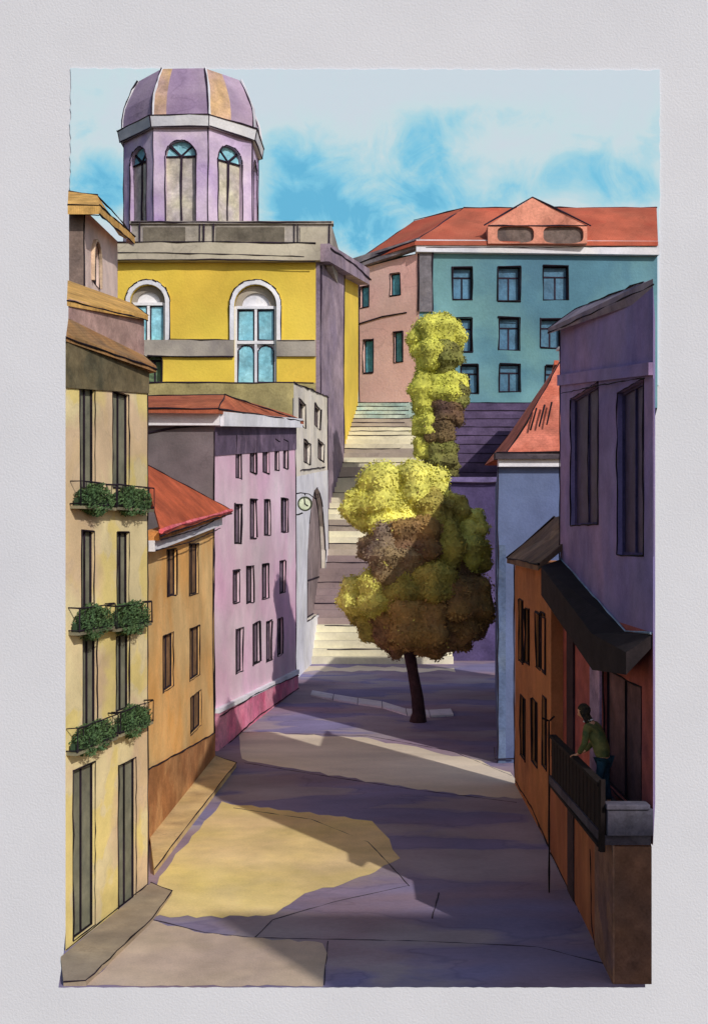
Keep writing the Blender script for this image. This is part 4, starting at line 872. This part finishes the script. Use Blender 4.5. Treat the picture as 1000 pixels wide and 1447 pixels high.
# ================================================================== TREES
def leafmat(name, cols, Y, sz):
    return wc(name, cols[0], cols[1], cols[2], Y=Y, k=.58, size=sz, soft=.08, grain=.25, rim=0, bump=0)
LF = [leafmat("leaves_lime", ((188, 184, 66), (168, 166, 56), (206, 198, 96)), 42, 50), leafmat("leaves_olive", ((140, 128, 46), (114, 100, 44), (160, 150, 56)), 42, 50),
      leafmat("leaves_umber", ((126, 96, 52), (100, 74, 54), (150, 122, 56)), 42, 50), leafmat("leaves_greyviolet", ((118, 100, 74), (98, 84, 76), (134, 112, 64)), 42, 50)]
BARK = wc("dark_bark", (58, 38, 48), (44, 30, 42), (78, 54, 50), Y=42, k=.8, size=14, soft=.15)
def crown(m, lobes, Y, leaf, per, core):
    for (px, py, r, mi, dy) in lobes:
        c = W(px, py, Y + dy); rr = r * (Y + dy) / F
        # solid-ish inner clump so that the crown does not show through everywhere
        ico = bmesh.new(); bmesh.ops.create_icosphere(ico, subdivisions=3, radius=rr * core)
        ph = [random.uniform(0, 6) for _ in range(6)]
        vs = []
        for v in ico.verts:
            d = v.co.normalized(); f = 1 + .10 * math.sin(d.x * 5 + ph[0]) + .09 * math.sin(d.y * 6 + ph[1]) + .10 * math.sin(d.z * 7 + ph[2]); vs.append(c + v.co * f)
        m.raw(vs, [tuple(v.index for v in f.verts) for f in ico.faces], mi); ico.free()
        for _ in range(int(per * (r / 40.0) ** 2)):
            d = Vector((random.gauss(0, 1), random.gauss(0, 1), random.gauss(0, 1))).normalized()
            f = 1 + .10 * math.sin(d.x * 5 + ph[0]) + .09 * math.sin(d.y * 6 + ph[1]) + .10 * math.sin(d.z * 7 + ph[2])
            q = c + d * rr * f * random.uniform(core * .98, 1.0) 
            nrm = (d + Vector((random.gauss(0, .5), random.gauss(0, .5), random.gauss(0, .5)))).normalized()
            a = nrm.orthogonal().normalized(); a.rotate(Matrix.Rotation(random.uniform(0, 6.28), 3, nrm)); b_ = nrm.cross(a); s_ = leaf * random.uniform(.6, 1.35)
            mj = mi if random.random() < .985 else random.choice((0, 1, 2))
            m.face([q - a * s_, q - b_ * s_ * .55, q + a * s_, q + b_ * s_ * .55], mj)
def limb(m, pts, radii, n=9):
    rings = []
    for i, p in enumerate(pts):
        p = Vector(p); t_ = (Vector(pts[min(i + 1, len(pts) - 1)]) - Vector(pts[max(i - 1, 0)])).normalized(); a = t_.orthogonal().normalized(); a = Vector((1, 0, 0)) - t_ * t_.x; a.normalize(); b_ = t_.cross(a)
        rings.append([p + (a * math.cos(6.2832 * k / n) + b_ * math.sin(6.2832 * k / n)) * radii[i] * (1 + .08 * math.sin(k * 2.3 + i)) for k in range(n)])
    i0 = len(m.v)
    for r_ in rings: m.v += r_
    for i in range(len(rings) - 1):
        for k in range(n): m.f.append((i0 + i * n + k, i0 + i * n + (k + 1) % n, i0 + (i + 1) * n + (k + 1) % n, i0 + (i + 1) * n + k)); m.m.append(0)
YT = 41.8; tb = G(590, 1020)
t1_ = thing("broad_tree", "broad leafy tree with lime and brown foliage standing in the street", "tree", tb)
m = MB()
limb(m, [tb + Vector((0, 0, -.05)), tb + Vector((0.02, 0, .35)), W(589, 985, YT), W(583, 950, YT), W(578, 920, YT), W(577, 890, YT)], [.34, .25, .22, .20, .24, .2])
for q in ([(578, 930), (560, 900), (540, 870)], [(579, 928), (600, 905), (630, 880)], [(578, 920), (575, 860), (570, 800)], [(580, 925), (612, 915), (640, 905)], [(577, 918), (590, 860), (620, 800)]):
    limb(m, [W(x, y, YT + random.uniform(-.3, .3) * i) for i, (x, y) in enumerate(q)], [.13, .09, .04])
m.build("trunk", BARK, t1_, smooth=True)
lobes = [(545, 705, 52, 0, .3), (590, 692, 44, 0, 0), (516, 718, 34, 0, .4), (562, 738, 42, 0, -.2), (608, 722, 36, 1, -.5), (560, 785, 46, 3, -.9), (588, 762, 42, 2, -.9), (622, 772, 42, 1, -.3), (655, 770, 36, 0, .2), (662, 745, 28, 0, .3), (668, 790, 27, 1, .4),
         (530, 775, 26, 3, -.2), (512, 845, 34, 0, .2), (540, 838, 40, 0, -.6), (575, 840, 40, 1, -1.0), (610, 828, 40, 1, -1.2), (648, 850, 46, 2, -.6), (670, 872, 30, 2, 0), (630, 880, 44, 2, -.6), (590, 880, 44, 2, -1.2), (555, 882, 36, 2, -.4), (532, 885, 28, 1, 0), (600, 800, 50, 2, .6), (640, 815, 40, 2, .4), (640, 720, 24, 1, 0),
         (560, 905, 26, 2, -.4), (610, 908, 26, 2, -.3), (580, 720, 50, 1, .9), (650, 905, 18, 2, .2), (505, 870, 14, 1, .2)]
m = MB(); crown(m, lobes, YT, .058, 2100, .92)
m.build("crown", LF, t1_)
# pavement ring of pale kerb stones round the foot
m = MB(); pts = [G(x, y, 0) for x, y in ((438, 984), (470, 990), (505, 996), (540, 1001), (575, 1012), (608, 1014), (641, 1012))]
for a, b_ in zip(pts, pts[1:]):
    a2, b2 = a + (b_ - a) * .02, b_ - (b_ - a) * .02; wd = Vector((0.02, 1.5, 0)); m.hexa([a2, b2, b2 + wd, a2 + wd], [p + Vector((0, 0, .07)) for p in (a2, b2, b2 + wd, a2 + wd)])
m.build("kerb_stones", wc("pale_kerb_stone", (236, 234, 236), (220, 218, 228), Y=42, k=.6, grain=.05), None, label="curved line of pale kerb stones at the foot of the broad tree", category="kerb")

YT2 = 70.0
tb2 = Vector((PX(612, YT2), YT2, 5.0))
t2_ = thing("slender_tree", "slender yellow green tree of stacked round clumps rising before the teal building", "tree", tb2)
m = MB(); limb(m, [tb2, W(613, 740, YT2), W(612, 690, YT2), W(614, 640, YT2), W(612, 580, YT2), W(615, 520, YT2), W(616, 480, YT2)], [.4, .34, .28, .24, .2, .14, .06])
for q in ([(612, 600), (595, 585)], [(613, 560), (640, 548)], [(614, 520), (592, 508)], [(612, 650), (632, 640)]): limb(m, [W(x, y, YT2) for x, y in q], [.12, .05])
m.build("trunk", BARK, t2_, smooth=True)
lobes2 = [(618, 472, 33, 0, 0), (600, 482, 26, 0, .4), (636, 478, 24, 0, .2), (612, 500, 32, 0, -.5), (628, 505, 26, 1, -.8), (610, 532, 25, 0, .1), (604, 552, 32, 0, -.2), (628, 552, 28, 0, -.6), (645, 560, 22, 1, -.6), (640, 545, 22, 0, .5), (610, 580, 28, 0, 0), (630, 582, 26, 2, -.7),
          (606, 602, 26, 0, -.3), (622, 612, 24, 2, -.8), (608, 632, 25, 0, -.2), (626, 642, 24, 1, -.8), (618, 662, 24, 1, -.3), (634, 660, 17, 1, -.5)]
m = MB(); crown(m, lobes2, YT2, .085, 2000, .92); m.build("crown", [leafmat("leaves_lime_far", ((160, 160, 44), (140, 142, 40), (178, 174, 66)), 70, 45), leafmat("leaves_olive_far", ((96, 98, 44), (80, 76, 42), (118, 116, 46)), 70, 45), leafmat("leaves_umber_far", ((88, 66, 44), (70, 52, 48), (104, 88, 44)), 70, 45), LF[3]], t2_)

# ================================================================== PERSON leaning on the terrace rail
def skin_mesh(name, verts, edges, radii, mat, parent, sub=2):
    off = parent_loc(parent); me = bpy.data.meshes.new(name); me.from_pydata([tuple(Vector(v) - off) for v in verts], edges, [])
    o = bpy.data.objects.new(name, me); COL.objects.link(o); o.parent = parent; me.materials.append(mat)
    md = o.modifiers.new("skin", 'SKIN'); md.use_smooth_shade = True
    sk = me.skin_vertices[0].data if me.skin_vertices else None
    if sk is None:
        bm = bmesh.new(); bm.from_mesh(me); bm.verts.layers.skin.verify(); bm.to_mesh(me); bm.free(); sk = me.skin_vertices[0].data
    for i, r_ in enumerate(radii): sk[i].radius = (r_, r_) if not isinstance(r_, tuple) else r_
    sk[0].use_root = True
    s_ = o.modifiers.new("sub", 'SUBSURF'); s_.levels = sub; s_.render_levels = sub
    return o
fz = 2.25
pb = Vector((4.20, 19.05, fz))
per = thing("person", "person with dark hair in an olive green jacket leaning on the dark rail", "person", pb)
fw_ = Vector((-.86, .50, 0)).normalized(); rt = Vector((fw_.y, -fw_.x, 0))   # facing up the street over the rail
def B(f, r_, z): return pb + fw_ * f + rt * r_ + Vector((0, 0, z))
SKN = wc("skin", (206, 148, 112), (190, 130, 98), Y=19, k=.55, size=10, grain=.05, rim=0)
OLJ = wc("olive_jacket", (116, 112, 56), (58, 88, 54), (132, 120, 66), Y=19, k=.9, size=14, soft=.1, grain=.15)
TRS = wc("teal_trousers", (26, 52, 66), (22, 40, 56), Y=19, k=.5, size=14, grain=.15)
HAR = wc("dark_hair", (36, 30, 28), (54, 44, 30), Y=19, k=.6, size=6, grain=.3)
# key joints
pel = B(0, 0, .90); sp1 = B(.05, 0, 1.04); sp2 = B(.12, 0, 1.20); che = B(.20, 0, 1.35); nk = B(.26, 0, 1.45); hd0 = B(.31, 0, 1.52); hd1 = B(.34, 0, 1.62)
shL, shR = B(.23, -.18, 1.37), B(.23, .18, 1.37)
elL, elR = B(.26, -.23, 1.09), B(.24, .24, 1.08); wrL, wrR = B(.42, -.10, .88), B(.40, .12, .88)
hpL, hpR = B(.01, -.07, .80), B(-.01, .07, .80); knL, knR = B(.06, -.09, .47), B(.0, .09, .47); anL, anR = B(.02, -.10, .09), B(-.06, .10, .09); toL, toR = B(.18, -.12, .04), B(.10, .12, .04)
vs = [pel, sp1, sp2, che, nk, hd0, hd1, shL, elL, wrL, shR, elR, wrR, hpL, knL, anL, toL, hpR, knR, anR, toR]
ed = [(0, 1), (1, 2), (2, 3), (3, 4), (4, 5), (5, 6), (3, 7), (7, 8), (8, 9), (3, 10), (10, 11), (11, 12), (0, 13), (13, 14), (14, 15), (15, 16), (0, 17), (17, 18), (18, 19), (19, 20)]
rd_ = [.10, .09, .095, .095, .048, .055, .075, .045, .038, .026, .045, .038, .026, .085, .052, .036, .03, .085, .052, .036, .03]
body = skin_mesh("body", vs, ed, rd_, SKN, per)
# head shape over the neck: an egg with brow, nose, chin and ears
m = MB(); hc = B(.36, 0, 1.59); bm = bmesh.new(); bmesh.ops.create_uvsphere(bm, u_segments=24, v_segments=16, radius=1)
dn = (fw_ * .93 + Vector((0, 0, -.36))).normalized(); hu = rt.cross(dn) * -1
if hu.z < 0: hu = -hu
vv = []
for v in bm.verts:
    x, y, z = v.co   # y forward, x right, z up
    wx, wy, wz = .075, .095, .115
    if z < -.2: wx *= 1 - .35 * (-z - .2); wy *= 1 - .12 * (-z - .2)
    f = y * wy
    if y > .8 and abs(x) < .22 and -.35 < z < .05: f += .018 * (1 - abs(x) / .22)   # nose
    if y > .6 and .05 < z < .25 and .15 < abs(x) < .5: f -= .008                    # eye sockets
    if y > .7 and -.62 < z < -.52: f += .004
    vv.append(hc + rt * x * wx + dn * f + hu * z * wz)
m.raw(vv, [tuple(v.index for v in f.verts) for f in bm.faces]); bm.free()
hd = m.build("head", SKN, per, smooth=True)
for s_ in (-1, 1):
    m = MB(); c = hc + rt * .075 * s_ + hu * -.005 - dn * .005; m.raw([c + dn * a * .02 + hu * b_ * .03 + rt * s_ * e_ * .012 for a, b_, e_ in ((-1, 0, 0), (0, -1, 0), (1, 0, 0), (0, 1, 0), (0, 0, 1), (-.7, .5, 1))], [(0, 1, 4), (1, 2, 4), (2, 3, 4), (3, 0, 4), (0, 3, 5), (0, 4, 5)]); m.build("ear", SKN, hd)
    m = MB(); c = hc + rt * .03 * s_ + hu * .012 + dn * .084; m.raw([c + rt * a * .011 + hu * b_ * .006 + dn * e_ * .004 for a, b_, e_ in ((-1, 0, 0), (0, -1, .5), (1, 0, 0), (0, 1, .5), (0, 0, 1))], [(0, 1, 4), (1, 2, 4), (2, 3, 4), (3, 0, 4)]); m.build("eye", INK, hd)
m = MB(); c = hc - hu * .062 + dn * .09; m.tube([c - rt * .02, c + dn * .003, c + rt * .02], .004, 0); m.build("mouth", wc("lip", (150, 80, 70), Y=19, k=.6), hd)
# hair cap with locks down to the collar
m = MB(); bm = bmesh.new(); bmesh.ops.create_icosphere(bm, subdivisions=3, radius=1); vv = []
for v in bm.verts:
    x, y, z = v.co; k = 1 + .05 * math.sin(x * 9 + z * 5) + .04 * math.sin(y * 11); pull = 0 if y < .45 else (y - .45) * .5
    q = hc + rt * x * .094 * k + dn * (y * .108 * k - .024) + hu * (z * .125 * k + .022)
    if y > .35 and z < .35: q = hc + rt * x * .07 + dn * (.05 * y) + hu * (z * .09)
    vv.append(q)
m.raw(vv, [tuple(v.index for v in f.verts) for f in bm.faces]); bm.free()
for k in range(44):
    a = random.uniform(-2.1, 2.1); c = hc - dn * .07 * math.cos(a) + rt * .085 * math.sin(a) - hu * .02
    m.tube([c + hu * .06, c, c - hu * .09 - dn * .02, c - hu * .21 - dn * .03 + rt * random.uniform(-.02, .02)], .014, 0, n=5)
m.build("hair", HAR, per, smooth=True)
# jacket: torso and sleeves
jv = [B(-.005, 0, .80), sp1, sp2, che, B(.24, 0, 1.41), shL, elL, wrL + (elL - wrL) * .12, shR, elR, wrR + (elR - wrR) * .12]
jr = [(.165, .14), (.17, .145), (.175, .15), (.175, .145), .075, .075, .056, .044, .075, .056, .044]
skin_mesh("jacket", jv, [(0, 1), (1, 2), (2, 3), (3, 4), (3, 5), (5, 6), (6, 7), (3, 8), (8, 9), (9, 10)], jr, OLJ, per)
m = MB(); c = B(.275, 0, 1.455)
ring = [c + rt * math.cos(a) * .072 + fw_ * math.sin(a) * .07 + Vector((0, 0, -.02 * math.sin(a))) for a in [6.2832 * k / 16 for k in range(17)]]; m.tube(ring, .016, 0, n=6); m.build("collar", WHITE, per)
skin_mesh("trousers", [B(0, 0, .86), hpL, knL, anL + Vector((0, 0, .03)), hpR, knR, anR + Vector((0, 0, .03))], [(0, 1), (1, 2), (2, 3), (0, 4), (4, 5), (5, 6)], [(.12, .115), .088, .066, .052, .088, .066, .052], TRS, per)
for an, to in ((anL, toL), (anR, toR)): skin_mesh("shoe", [an + Vector((0, 0, -.03)), (an + to) / 2 + Vector((0, 0, -.0)), to], [(0, 1), (1, 2)], [.05, .045, .04], INK, per, 1)
# hands: palm and five unequal bent fingers closing over the rail
for s_, wr in ((-1, wrL), (1, wrR)):
    d = (fw_ * .85 - rt * s_ * .15 + Vector((0, 0, -.2))).normalized(); sd = rt * s_
    pv = [wr, wr + d * .045, wr + d * .085]; skin_mesh("hand", pv, [(0, 1), (1, 2)], [(.024, .02), (.036, .016), (.036, .015)], SKN, per, 1)
    for k, ln in enumerate((.072, .08, .075, .06)):
        r0 = wr + d * .085 + sd * (-.027 + .018 * k) * -1; dd2 = (d + Vector((0, 0, -.55))).normalized(); d3 = (d * .4 + Vector((0, 0, -1))).normalized()
        skin_mesh("finger", [r0, r0 + d * ln * .42, r0 + d * ln * .42 + dd2 * ln * .32, r0 + d * ln * .42 + dd2 * ln * .32 + d3 * ln * .26], [(0, 1), (1, 2), (2, 3)], [.0095, .009, .0085, .0075], SKN, per, 1)
    t0 = wr + d * .03 - sd * .03; skin_mesh("thumb", [t0, t0 + (d - sd).normalized() * .035, t0 + (d - sd).normalized() * .035 + (d + Vector((0, 0, -.6))).normalized() * .03], [(0, 1), (1, 2)], [.012, .0105, .009], SKN, per, 1)
